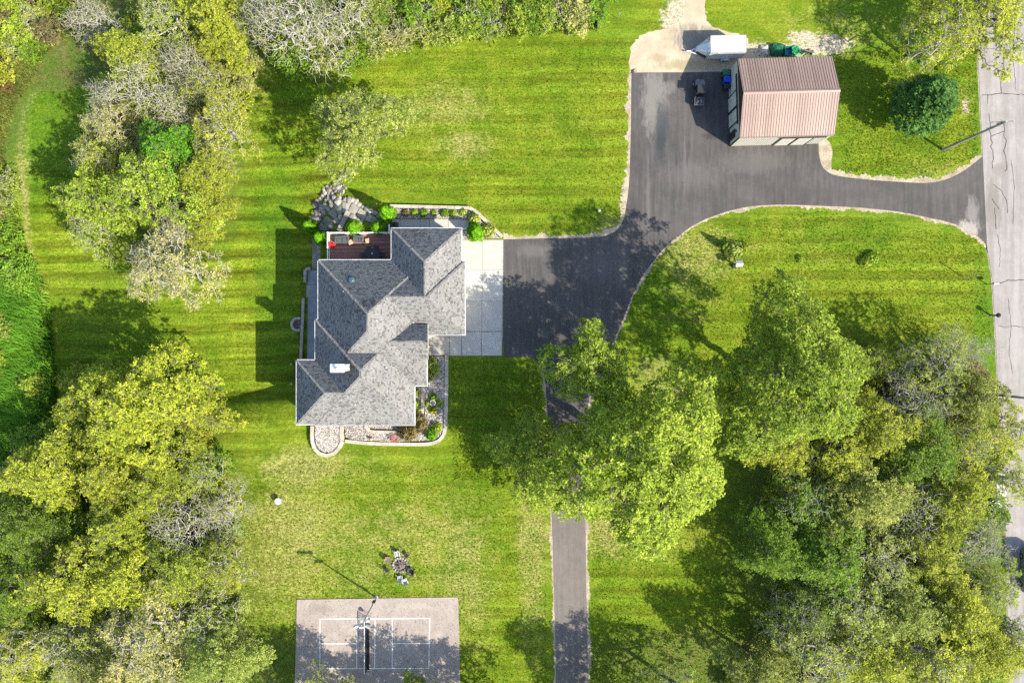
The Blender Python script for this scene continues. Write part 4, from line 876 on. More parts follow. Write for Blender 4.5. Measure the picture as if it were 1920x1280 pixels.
tb = MB(); tb.loft([[(-.38,-.45,0),(.38,-.45,0),(.38,.45,0),(-.38,.45,0)],[(-.44,-.52,.6),(.44,-.52,.6),(.44,.52,.6),(-.44,.52,.6)],[(-.40,-.48,.6),(.40,-.48,.6),(.40,.48,.6),(-.40,.48,.6)],[(-.36,-.42,.2),(.36,-.42,.2),(.36,.42,.2),(-.36,.42,.2)]]).part('body', M['teal_plastic'], t)
MB().box(-.46,-.54,.601,-.39,.54,.64).box(.39,-.54,.601,.46,.54,.64).box(-.389,.47,.601,.389,.54,.64).part('rim', M['green_plastic'], t)
x, y = P(1491, 95.5, 0); t = thing('hose_reel', (x, y, 0), 'round bright green hose reel with spokes lying behind the barn', 'hose reel')
for r_, zz in ((.58,.12),(.5,.2),(.42,.14)): MB().tube([(r_*math.cos(a), r_*math.sin(a), zz) for a in [k*math.pi/12 for k in range(25)]], .04, 6, False).part('hose_loop', M['hose'], t)
for k in range(3): a = k*math.pi/3; MB().tube([(-.56*math.cos(a),-.56*math.sin(a),.24+k*.05),(.56*math.cos(a),.56*math.sin(a),.24+k*.05)], .024, 6).part('spoke', M['hose'], t)
MB().lathe([(.5,0),(.5,.08)], n=20).part('base', M['green_plastic'], t)
MB().tube([(.3,-.5,.06),(.75,-.55,.05),(1.0,-.35,.05),(1.35,-.3,.05),(1.2,-.7,.05)], .04, 6).part('hose_tail', M['hose'], t)
x, y = P(1511, 100, 0); t = thing('pipe_bundle', (x, y, 0), 'jumble of black pipes behind the barn beside the hose reel', 'pipes')
for k in range(7): a = random.uniform(-.5,.5); c = Vector((random.uniform(-.5,.5), random.uniform(-.25,.25), .06+.06*k)); MB().tube([c-Vector((math.cos(a)*.7,math.sin(a)*.7,0)), c+Vector((math.cos(a)*.7,math.sin(a)*.7,.02))], .055, 7).part('pipe', M['dark'] if k%3 else M['wood'], t)
x, y = P(1525, 102, 0); t = thing('white_crate', (x, y, 0), 'small white box at the east end of the clutter behind the barn', 'crate', .1); MB().cbox((0,0,.17),(.55,.3,.34),.03).part('body', M['plastic_white'], t); MB().cbox((0,0,.37),(.6,.34,.05),.02).part('lid', M['plastic_white'], t)
# ------------------------------------------------------------------ furniture on the deck and by the house
def deckp(px, py): x, y = P(px, py, .25); return (x, y, .25)
def sofa(px, py, w, d, rz, label):
    t = thing('covered_sofa', deckp(px, py), label, 'sofa', rz)
    MB().cbox((0,0,.22),(w,d,.44),.08).part('seat', M['furn'], t); MB().cbox((0,d/2-.12,.58),(w*.98,.26,.36),.07).part('back', M['furn'], t)
    for s in (-1,1): MB().cbox((s*(w/2-.1),-.13,.54),(.2,d-.27,.22),.05).part('arm', M['furn'], t)
    for k in (-1,1): MB().cbox((k*w*.2,-.1,.49),(w*.36,d*.6,.1),.04).part('cushion', M['furn'], t)
sofa(642.5, 450, 1.75, .85, .04, 'dark grey loveseat at the west end of the deck rail')
sofa(673, 448.5, 1.25, .75, -.08, 'dark grey armchair under the middle of the deck rail')
t = thing('ottoman', deckp(690, 452), 'small tan cushioned stool beside the armchair on the deck', 'stool', .2)
MB().cbox((0,0,.30),(.6,.6,.16),.05).part('cushion', M['cushion'], t); MB().box(-.25,-.25,0,.25,.25,.22).part('base', M['wood'], t)
t = thing('side_table', deckp(658.5, 455), 'small pale wooden side table between the loveseat and armchair', 'table', .4)
MB().cbox((0,0,.44),(.55,.55,.05),.02).part('tabletop', M['cushion'], t)
for sx in (-.22,.22):
    for sy in (-.22,.22): MB().box(sx-.02,sy-.02,0,sx+.02,sy+.02,.415).part('leg', M['wood'], t)
t = thing('folding_chair', deckp(626.5, 461.5), 'bright red chair against the west rail of the deck', 'chair', math.radians(80))
MB().cbox((0,0,.42),(.52,.5,.08),.03).part('seat', M['red'], t); MB().loft([[(-.27,.22,.46),(.27,.22,.46),(.27,.28,.46),(-.27,.28,.46)],[(-.27,.36,.98),(.27,.36,.98),(.27,.41,.98),(-.27,.41,.98)]]).part('backrest', M['red'], t)
for sx in (-.25,.25): MB().tube([(sx,-.24,0),(sx,.26,.44)],.02,6).part('leg', M['dark'], t); MB().tube([(sx,.26,0),(sx,-.24,.40)],.02,6).part('leg', M['dark'], t)
t = thing('patio_table', deckp(700, 478.5), 'dark rectangular patio table near the house wall on the deck', 'table')
MB().cbox((0,0,.72),(1.7,1.1,.05),.02).part('tabletop', M['dark'], t); MB().lathe([(.14,0),(.1,.06),(.0,.07)], (0,.1,.75), 10).part('centrepiece', M['steel'], t)
for sx in (-.75,.75):
    for sy in (-.45,.45): MB().box(sx-.03,sy-.03,0,sx+.03,sy+.03,.69).part('leg', M['dark'], t)
def pchair(loc, rz, label, group, mat='dark', name='patio_chair', s=1.0):
    t = thing(name, loc, label, 'chair', rz, group, s)
    MB().cbox((0,0,.42),(.5,.5,.05),.02).part('seat', M[mat], t)
    b = MB(); b.tube([(-.24,.25,.42),(-.24,.34,.95),(.24,.34,.95),(.24,.25,.42)],.022,6); 
    for k in range(3): b.tube([(-.12+.12*k,.25,.44),(-.12+.12*k,.335,.94)],.016,5)
    b.part('backrest', M[mat], t)
    for sx in (-.24,.24):
        for sy in (-.23,.23): MB().box(sx-.02,sy-.02,0,sx+.02,sy+.02,.40).part('leg', M[mat], t)
        MB().box(sx-.025,-.22,.62,sx+.025,.26,.65).part('arm', M[mat], t)
    return t
x0, y0, z0 = deckp(700, 478.5)
for dx, dy, rz, lb in [(-.45,.78,0,'dark patio chair on the north side of the deck table, western one'),(.45,.80,0.1,'dark patio chair on the north side of the deck table, eastern one'),(-1.1,-.05,math.pi/2,'dark patio chair at the west end of the deck table'),(1.15,0,-math.pi/2,'dark patio chair at the east end of the deck table')]:
    pchair((x0+dx, y0+dy, z0), rz, lb, 'patio chairs round the deck table')
x, y = P(741, 422.5); t = thing('air_conditioner', (x, y, .05), 'dark square air conditioner unit on the north walk by the house', 'air conditioner')
MB().cbox((0,0,.36),(.85,.55,.72),.05).part('housing', M['dark'], t); MB().lathe([(.22,.72),(.22,.74),(.05,.75)], n=16).part('fan_grille', M['rubber'], t)
def plant_urn(loc, label):
    t = thing('spiral_ornament', loc, label, 'garden ornament'); 
    MB().lathe([(.15,0),(.22,.25),(.34,.45),(.36,.5),(.30,.5),(.2,.38),(.02,.36)], n=20).part('bowl', M['plastic_white'], t)
    sp = [(.03*k**.5*.9*math.cos(k*.5)*1.1, .03*k**.5*.9*math.sin(k*.5)*1.1, .52) for k in range(1,60)]; MB().tube(sp, .02, 5).part('spiral', M['furn'], t)
x, y = P(812.5, 754); plant_urn((x, y, .2), 'white bowl with a dark spiral on the gravel bed east of the house')
x, y = P(740.5, 819); t = thing('wire_ornament', (x, y, .2), 'open red wire ball on the gravel bed south of the house', 'garden ornament')
for k in range(7): a = k*.9; R_ = Matrix.Translation((0,0,.3)) @ Matrix.Rotation(a,4,'Z') @ Matrix.Rotation(.4+.25*k,4,'X'); MB().tube([R_ @ Vector((.52*math.cos(q),.52*math.sin(q),0)) for q in [2*math.pi*j/20 for j in range(21)]],.02,5,False).part('hoop', M['redpaint'], t)
x, y = P(697, 822); t = thing('garden_ornament', (x, y, .2), 'small rust-brown ornament on the gravel bed by the south edge wall', 'garden ornament')
MB().lathe([(.2,0),(.24,.1),(.12,.3),(.18,.4),(.1,.55),(0,.58)], n=12).part('body', M['cushion'], t); MB().tube([(.2,0,.1),(.34,.1,.3),(.2,.2,.45)],.03,6).part('handle', M['wood'], t)

# ------------------------------------------------------------------ poles and court things
def upole(px, py, h, label, cross_rz, lean=(0,0), guy=True):
    p = G(px, py); t = thing('utility_pole', p, label, 'utility pole')
    top = Vector((lean[0], lean[1], h)); MB().tube([(0,0,-.2), top*.5, top], [.17,.145,.12], 10).part('pole', M['pole_wood'], t)
    d = Vector((math.cos(cross_rz), math.sin(cross_rz), 0)); c = top - Vector((0,0,.6)); n = Vector((-d.y,d.x,0))
    MB().tube([c-d*1.15+n*.14, c+d*1.15+n*.14], .06, 6).part('crossarm', M['wood'], t)
    for k in (-1.05,-.4,.4,1.05): q = c+d*k+n*.14; MB().tube([q, q+Vector((0,0,.10)), q+Vector((0,0,.22))],[.03,.06,.03],8).part('insulator', M['plastic_white'], t)
    MB().tube([c+Vector((.2,.2,-1.0)), c+Vector((.2,.2,-.35))], .16, 10).part('transformer', M['steel'], t)
    if guy: MB().tube([(.9,-.05,0),(.45,-.02,1.6)], .03, 5).part('guy_guard', M['steel'], t)
    return t
upole(1767.5, 281, 10.8, 'tall wooden utility pole leaning out over the road by the round green tree', 0.05)
upole(1834, 736, 10.5, 'wooden utility pole at the road edge in front of the scrubby wood', 0.02, guy=False)
p = G(706, 1119.5); t = thing('court_light', p, 'tall grey floodlight pole at the north edge of the sport court', 'light pole')
MB().tube([(0,0,0),(0,0,4),(0,0,8.3)],[.11,.09,.07],10).lathe([(.24,0),(.24,.06),(.11,.07)],n=12).part('pole', M['steel'], t)
MB().tube([(-.75,0,8.05),(.75,0,8.05)],.045,6).part('crossarm', M['steel'], t)
for sx, rz in ((-.7,.5),(.0,0),(.7,-.5)):
    R_ = Matrix.Translation((sx,-.12,8.18)) @ Matrix.Rotation(rz,4,'Z') @ Matrix.Rotation(.6,4,'X')
    f = MB().loft([[(-.2,-.12,-.14),(.2,-.12,-.14),(.2,.06,-.14),(-.2,.06,-.14)],[(-.3,-.22,.12),(.3,-.22,.12),(.3,.10,.12),(-.3,.10,.12)]], R_).part('floodlight', M['plastic_white'], t)
MB().box(-.18,.0,1.2,.18,.16,1.9).part('control_box', M['dark'], t)
MB().tube([(-.45,0,6.6),(.45,0,6.6)],.04,6).box(-.5,-.35,6.55,-.1,-.05,6.68).box(.1,-.35,6.55,.5,-.05,6.68).part('lower_bracket', M['plastic_white'], t)
a, b = Vector(P(688.5,1154.5)), Vector(P(689,1255)); t = thing('pickleball_net', ((a.x+b.x)/2,(a.y+b.y)/2,.075), 'portable pickleball net with a white top tape standing across the court', 'net'); hl = (a-b).length/2; tilt = -.16
for s in (-1,1):
    MB().tube([(.0,s*hl,0),(tilt,s*hl,1.0)],.03,8).part('post', M['steel'], t); MB().box(-.5,s*hl-.035,0,.5,s*hl+.035,.06).part('foot', M['plastic_white'], t)
    MB().tube([(-.2,s*hl,.03),(-.1,s*hl-s*.5,.06)],.03,6).part('brace', M['plastic_white'], t)
MB().loft([[(tilt-.012,-hl,.93),(tilt+.05,-hl,.93),(tilt+.05,-hl,1.0),(tilt-.012,-hl,1.0)],[(tilt-.012,hl,.93),(tilt+.05,hl,.93),(tilt+.05,hl,1.0),(tilt-.012,hl,1.0)]]).part('top_tape', M['white'], t)
nm = MB(); q = lambda y, z: (tilt*z+.02, y, z)
for k in range(int(2*hl/.14)+1): y = -hl+k*.14; nm.box(-.008+tilt*.5,y-.008,.02,.008+tilt*.5,y+.008,.93) if False else nm.loft([[(v[0]-.01,v[1]-.01,v[2]),(v[0]+.01,v[1]-.01,v[2]),(v[0]+.01,v[1]+.01,v[2]),(v[0]-.01,v[1]+.01,v[2])] for v in (q(y,.05),q(y,.93))])
for k in range(9): z = .06+k*.105; nm.loft([[(q(y,z)[0]-.01,y,z-.01),(q(y,z)[0]+.01,y,z-.01),(q(y,z)[0]+.01,y,z+.01),(q(y,z)[0]-.01,y,z+.01)] for y in (-hl,hl)])
part('net_mesh', nm.mesh('net_mesh', M['netmesh']), t, 'stuff')
MB().loft([[(-.05,-hl+.1,0),(.26,-hl+.1,0),(.24,-hl+.1,.10),(.0,-hl+.1,.14)],[(.02,hl-.1,0),(.28,hl-.1,0),(.26,hl-.1,.10),(.06,hl-.1,.14)]]).part('net_skirt', M['netmesh'], t)
# basket stand beside the light pole
t = thing('ball_stand', (*P(694,1152),.075), 'small white wire stand beside the floodlight pole on the court', 'stand', .3)
for k in range(4): a_ = k*math.pi/2+.4; MB().tube([(.25*math.cos(a_),.25*math.sin(a_),0),(.14*math.cos(a_),.14*math.sin(a_),.9)],.022,5).part('leg', M['plastic_white'], t)
MB().lathe([(.16,.88),(.26,1.1),(.27,1.12),(.22,1.1),(.12,.9)],n=12).part('basket', M['plastic_white'], t)

# ------------------------------------------------------------------ campfire circle
p = G(750.5, 1058); t = thing('campfire_ring', p, 'stone campfire ring with charred logs on the dry lawn north of the court', 'fire pit')
stn = [rock_mesh(40+k, 'stone') for k in range(4)]
for k in range(16):
    a_ = k*2*math.pi/16; o = part('stone', stn[k%4], t, loc=(.86*math.cos(a_),.86*math.sin(a_),.1)); s = random.uniform(.16,.24); o.scale = (s,s,s*.9); o.rotation_euler = (0,0,a_)
MB().lathe([(.75,0),(.7,.04),(.3,.07),(0,.08)],n=18).part('ash_bed', M['char'], t)
for k in range(5): a_ = k*1.2; MB().tube([(-.5*math.cos(a_),-.5*math.sin(a_),.12+.05*k),(.5*math.cos(a_),.5*math.sin(a_),.16+.05*k)],.065,7).part('log', M['char'], t)
def adirondack(px, py, rz, mat, label, s=1.0):
    t = thing('garden_chair', G(px, py), label, 'chair', rz, 'garden chairs round the campfire ring', s)
    st_ = MB().loft([[(-.27,-.42,.36),(.27,-.42,.36),(.27,-.42,.40),(-.27,-.42,.40)],[(-.25,.16,.24),(.25,.16,.24),(.25,.16,.28),(-.25,.16,.28)]]).part('seat', M[mat], t)
    for k in range(5):
        x_ = -.23+k*.115; hh = .92 - .03*(k-2)**2; MB().loft([[(x_-.05,.16,.26),(x_+.05,.16,.26),(x_+.05,.19,.26),(x_-.05,.19,.26)],[(x_*1.15-.055,.47,hh),(x_*1.15+.055,.47,hh),(x_*1.15+.055,.50,hh),(x_*1.15-.055,.50,hh)]]).part('back_slat', M[mat], t)
    for sx in (-.34,.34):
        MB().box(sx-.065,-.46,.52,sx+.065,.30,.55).part('arm', M[mat], t); MB().box(sx-.03,-.42,0,sx+.03,-.33,.519).part('leg', M[mat], t)
        MB().loft([[(sx-.025,.18,.2),(sx+.025,.18,.2),(sx+.025,.30,.519),(sx-.025,.30,.519)],[(sx-.025,.42,0),(sx+.025,.42,0),(sx+.025,.5,0),(sx-.025,.5,0)]]).part('leg', M[mat], t)
adirondack(745.5, 1036, math.radians(12), 'plastic_white', 'white slatted garden chair north of the campfire ring', .8)
adirondack(728.5, 1047, math.radians(62), 'wood', 'weathered wooden garden chair north-west of the campfire ring', .85)
adirondack(751, 1082.5, math.radians(182), 'steel', 'grey garden chair just south of the campfire ring', .8)
adirondack(760.5, 1088.5, math.radians(205), 'plastic_white', 'white garden chair farthest south of the campfire ring', .85)
adirondack(770.5, 1069, math.radians(-112), 'dark', 'black slatted garden chair south-east of the campfire ring')
t = pchair(G(726.5, 1066), math.radians(110), 'bare metal-framed chair west of the campfire ring', 'metal chairs by the campfire ring', 'dark', 'metal_chair', .95)
t = pchair(G(763, 1039), math.radians(-35), 'bare metal-framed chair north-east of the campfire ring', 'metal chairs by the campfire ring', 'dark', 'metal_chair', .95)
p = G(524, 937.5); t = thing('lawn_table', p, 'round white plastic table alone on the south-west lawn', 'table')
MB().lathe([(.40,.56),(.43,.58),(.43,.61),(.40,.63),(0,.635)],n=22).part('tabletop', M['plastic_white'], t)
for k in range(4): a_ = k*math.pi/2+.6; MB().tube([(.28*math.cos(a_),.28*math.sin(a_),.57),(.38*math.cos(a_),.38*math.sin(a_),0)],.03,6).part('leg', M['plastic_white'], t)
MB().tube([(.1,-.44,.02),(.62,-.1,.02),(.7,.3,.5)],.025,6).part('folded_brace', M['steel'], t)

# ------------------------------------------------------------------ small things on the lawns
def simple(name, px, py, label, cat, rz=0.0, z=0.0): g = G(px, py); return thing(name, (g.x, g.y, g.z+z), label, cat, rz)
t = simple('well_cap', 1122.5, 397, 'short white well pipe with a domed cap on the shaded lawn by the driveway', 'well cap')
MB().lathe([(.13,0),(.13,.55)],n=14).part('pipe', M['plastic_white'], t); MB().lathe([(.2,.55),(.2,.66),(.14,.74),(0,.77)],n=14).part('cap', M['plastic_white'], t)
t = simple('birdhouse', 1378, 497, 'white gabled birdhouse on a short post on the east lawn', 'birdhouse', .05)
MB().box(-.06,-.06,0,.06,.06,1.2).part('post', M['white'], t); MB().box(-.3,-.24,1.2,.3,.24,1.62).part('box', M['white'], t)
MB().loft([[(-.42,-.38,1.56),(-.42,0,1.86),(-.42,.38,1.56),(-.42,.38,1.60),(-.42,0,1.91),(-.42,-.38,1.60)],[(.42,-.38,1.56),(.42,0,1.86),(.42,.38,1.56),(.42,.38,1.60),(.42,0,1.91),(.42,-.38,1.60)]]).part('roof', M['plastic_white'], t)
MB().tube([(-.302,0,1.42),(-.31,0,1.42)],.07,10).part('entry_hole', M['dark'], t); MB().lathe([(.32,0),(.3,.3),(0,.32)],(-.1,-.1,0),10).part('base', M['dark'], t)
t = simple('marker_post', 1806.5, 520, 'thin tall white post standing on the grass near the mailbox', 'post'); MB().cbox((0,0,1.35),(.11,.11,2.7),.02).part('post', M['plastic_white'], t); MB().lathe([(.09,2.70),(.0,2.78)],n=4).part('cap', M['plastic_white'], t)
t = simple('mailbox', 1850, 533, 'white rounded mailbox on a dark post at the road edge', 'mailbox', .03)
MB().box(-.05,-.05,0,.05,.05,1.0).part('post', M['wood'], t); MB().box(-.05,-.04,.9,.55,.04,.98).part('arm', M['wood'], t)
pr = [(.13*math.cos(a_), .13*math.sin(a_)+.14) for a_ in [math.pi*k/8 for k in range(9)]] + [(-.13,0),(.13,0)]
MB().loft([[(.05,y_,1.0+z_) for y_,z_ in pr],[(.66,y_,1.0+z_) for y_,z_ in pr]]).part('box', M['plastic_white'], t); MB().box(.661,-.12,1.01,.68,.12,1.24).part('door', M['plastic_white'], t); MB().box(.3,.131,1.15,.36,.145,1.38).part('flag', M['red'], t)
t = simple('standpipe', 1857.5, 591.5, 'dark blue post with a round black top at the edge of the road', 'post')
MB().lathe([(.14,0),(.14,.05),(.10,.06),(.10,1.05),(.13,1.06),(.13,1.12)],n=14).part('post', M['bluepost'], t); MB().lathe([(.1,1.12),(.22,1.2),(.28,1.34),(.22,1.5),(.08,1.57),(0,1.58)],n=16).part('ball_top', M['rubber'], t, smooth=True)
t = simple('mesh_fence', 1119, 26, 'short blue-grey mesh fence at the edge of the top thicket', 'fence')
for k in range(5): MB().box(-.04,-2.2+k*1.05,0,.04,-2.12+k*1.05,1.2).part('post', M['wood'], t)
MB().box(-.02,-2.15,.05,.02,2.05,1.12).part('mesh_panel', M['fencemesh'], t)
t = simple('utility_marker', 1158, 36, 'thin grey stake standing on the lawn east of the mesh fence', 'stake'); MB().tube([(0,0,0),(.05,0,1.5)],.03,6).part('stake', M['steel'], t); MB().box(-.1,-.02,1.3,.2,.02,1.6).part('plate', M['steel'], t)
t = simple('lamp_post', 552.5, 700, 'thin white double garden light stand beside the west gable', 'garden light')
for s in (-1,1):
    MB().tube([(0,s*1.25,0),(0,s*1.25,1.3)],.03,6).part('stem', M['dark'], t); MB().lathe([(.0,1.30),(.11,1.33),(.13,1.42),(.06,1.5),(0,1.5)],(0,s*1.25,0),10).part('lamp', M['plastic_white'], t)
MB().box(-.02,-1.25,.02,.02,1.25,.07).part('base_bar', M['dark'], t)

# ------------------------------------------------------------------ vehicles under the trees by the road
def car(name, loc, rz, paint, label, cat, L=4.6, W=1.82, Hh=1.48, van=False):
    t = thing(name, loc, label, cat, rz); h = L/2; w = W/2
    def sec(y, zb, zt, wb, wt): return [(-wb*w,y,zb),(wb*w,y,zb),(w*1.0*max(wb,.9),y,zb+.28*(zt-zb)),(w*max(wb,.9),y,zb+.72*(zt-zb)),(wt*w,y,zt),(-wt*w,y,zt),(-w*max(wb,.9),y,zb+.72*(zt-zb)),(-w*max(wb,.9),y,zb+.28*(zt-zb))]
    if van: S = [(-h,.45,.8,.84,.8),(-h+.1,.28,1.0,.92,.86),(-h+.9,.25,1.12,.95,.9),(-h+1.3,.25,1.2,.96,.93),(h-.1,.25,1.2,.96,.93),(h,.4,1.15,.92,.88)]; R_ = [(-h+.85,1.13,.86,1.13),(-h+1.55,1.2,.86,Hh-.05),(-h+1.9,1.2,.88,Hh),(h-.12,1.2,.88,Hh),(h-.02,1.15,.86,Hh-.1)]
    else: S = [(-h,.42,.62,.80,.72),(-h+.12,.26,.76,.90,.80),(-h+.6,.2,.86,.95,.86),(-h+1.35,.2,.95,.96,.90),(h-.9,.2,.98,.96,.90),(h-.15,.24,.95,.92,.84),(h,.42,.85,.82,.76)]; R_ = [(-h+1.2,.93,.84,.93),(-h+1.95,.95,.74,Hh-.06),(-h+2.3,.97,.73,Hh),(h-1.3,.97,.73,Hh-.03),(h-.45,.97,.74,1.0)]
    MB().loft([sec(*s) for s in S]).part('body', M[paint], t, smooth=True)
    gl = MB().loft([[(-wt*w*1.07,y,zb-.05),(wt*w*1.07,y,zb-.05),(wt*w*(1 if zt-zb>.1 else 1.05),y,zt),(-wt*w*(1 if zt-zb>.1 else 1.05),y,zt)] for y,zb,wt,zt in R_]).part('greenhouse', M['carglass'], t)
    rr = R_[1:-1]; MB().loft([[(-wt*w*.99,y,zt-.005),(wt*w*.99,y,zt-.005),(wt*w*.9,y,zt+.03),(-wt*w*.9,y,zt+.03)] for y,zb,wt,zt in rr]).part('roof', M[paint], t)
    for sx in (-1,1):
        for yy in (-h+.85, h-.95): wheelat(sx*(w-.1), yy, t, .33, .22)
        MB().cbox((sx*w*.62,-h+.09,.66),(.38,.12,.13),.03).part('headlight', M['plastic_white'], t); MB().cbox((sx*w*.66,h-.03,.74),(.3,.08,.14),.02).part('tail_light', M['red'], t)
        MB().cbox((sx*(w+.07),-h+1.55,1.0),(.18,.1,.13),.03).part('mirror', M[paint], t)
    MB().box(-w*.5,-h-.01,.36,w*.5,-h+.05,.5).part('grille', M['dark'], t); MB().box(-w*.7,-h+1.24,.935,w*.7,-h+1.27,.955).part('wiper', M['dark'], t)
    return t
x, y = P(1860.5, 918); car('parked_car', (x, y, .02), math.radians(-7), 'carwhite', 'white car with a blue tinted windscreen half hidden under trees on the verge', 'car')
x, y = P(1925, 1066); car('parked_van', (x, y, .04), math.radians(-2), 'vangreen', 'grey-green van on the road cut by the right edge of the picture', 'van', 5.2, 2.0, 2.1, True)
# ------------------------------------------------------------------ plants: generators
def leaf_quads(C, NRM, size, r, aspect=0.6, tint=None):
    n = len(C); NRM = NRM/np.linalg.norm(NRM, axis=1, keepdims=True); t = r.normal(size=(n,3)); t -= NRM*(t*NRM).sum(1, keepdims=True); t /= np.linalg.norm(t, axis=1, keepdims=True)
    b = np.cross(NRM, t); s = size*r.uniform(.65,1.4,(n,1))
    V = np.stack([C - t*s, C - b*s*aspect + NRM*s*.12, C + t*s, C + b*s*aspect + NRM*s*.12], 1)
    return V.reshape(-1,3), np.arange(4*n).reshape(-1,4)
def frusta(A, B, ra, rb, k=4):
    n = len(A); d = B-A; d /= np.linalg.norm(d, axis=1, keepdims=True)+1e-9; u = np.cross(d, [0.31,0.17,0.93]); u /= np.linalg.norm(u, axis=1, keepdims=True)+1e-9; w = np.cross(d, u)
    a = 2*np.pi*np.arange(k)/k; c = np.cos(a)[None,:,None]; s = np.sin(a)[None,:,None]; rad = u[:,None]*c + w[:,None]*s
    V = np.concatenate([A[:,None] + rad*ra[:,None,None], B[:,None] + rad*rb[:,None,None]], 1)
    i = np.arange(k); j = (i+1) % k; f = np.stack([i, j, j+k, i+k], 1); F = f[None] + 2*k*np.arange(n)[:,None,None]
    return V.reshape(-1,3), F.reshape(-1,4)
def skeleton(targets, trunk, r, tip=.016, power=2.1, bend=.25):
    """connect every target to the nearest node nearer the trunk: gives a branching tree; returns segments"""
    T = np.array(trunk); fork = T[-1]; o = np.argsort(np.linalg.norm((targets-T[len(T)//2])*[1,1,.8], axis=1)); tg = targets[o]
    nodes = np.concatenate([T, tg]); par = np.full(len(nodes), -1); par[1:len(T)] = np.arange(len(T)-1); nT = len(T)
    dn = np.linalg.norm(nodes - T[nT//2], axis=1)
    for i in range(nT, len(nodes)):
        c = nodes[nT//2:i]; d = np.linalg.norm(c - nodes[i], axis=1) + 0.25*np.maximum(0, c[:,2]-nodes[i,2]) + 0.12*dn[nT//2:i]; par[i] = nT//2 + int(np.argmin(d))
    w = np.zeros(len(nodes)); ch = np.zeros(len(nodes), int)
    for i in range(len(nodes)-1, 0, -1):
        if w[i] == 0: w[i] = tip**power
        w[par[i]] += w[i]
    if w[0] == 0: w[0] = tip**power
    rad = w**(1/power); A = []; B = []; ra = []; rb = []
    idx = np.arange(1, len(nodes)); a = nodes[par[idx]]; b = nodes[idx]; L = np.linalg.norm(b-a, axis=1, keepdims=True)
    m = (a+b)/2 + r.normal(size=a.shape)*L*bend*.3 + np.array([0,0,1.0])*L*bend*.2
    r0 = np.minimum(rad[par[idx]], rad[idx]*1.6); rm = (r0+rad[idx])/2
    return (np.concatenate([a, m]), np.concatenate([m, b]), np.concatenate([r0, rm]), np.concatenate([rm, rad[idx]])), idx < nT
def crown_points(r, R, H, zb, n, mind, lobes=5, amp=.28, low=.45, top=1.0):
    ph = r.uniform(0, 6.28, 4); out = []; tries = 0
    while len(out) < n and tries < n*60:
        tries += 1; a = r.uniform(0, 6.28); q = math.sqrt(r.uniform(0, 1))
        Ra = R*(1 + amp*(.5*math.sin(2*a+ph[0]) + .6*math.sin(3*a+ph[1]) + .55*math.sin(lobes*a+ph[2])) )*.86
        dome = max(0, 1-(q*.96)**2.4)**.5; z = zb + (H-zb)*top*(dome*r.uniform(low, 1.0)**.6 + .10*math.sin(3*q*6+ph[3]+a*2)*(1-q))
        p = np.array([Ra*q*math.cos(a), Ra*q*math.sin(a), max(zb*.9, z)])
        if out and np.min(np.linalg.norm((np.array(out)-p)*[1,1,1.0], axis=1)) < mind: continue
        out.append(p)
    return np.array(out)
VAR = {}
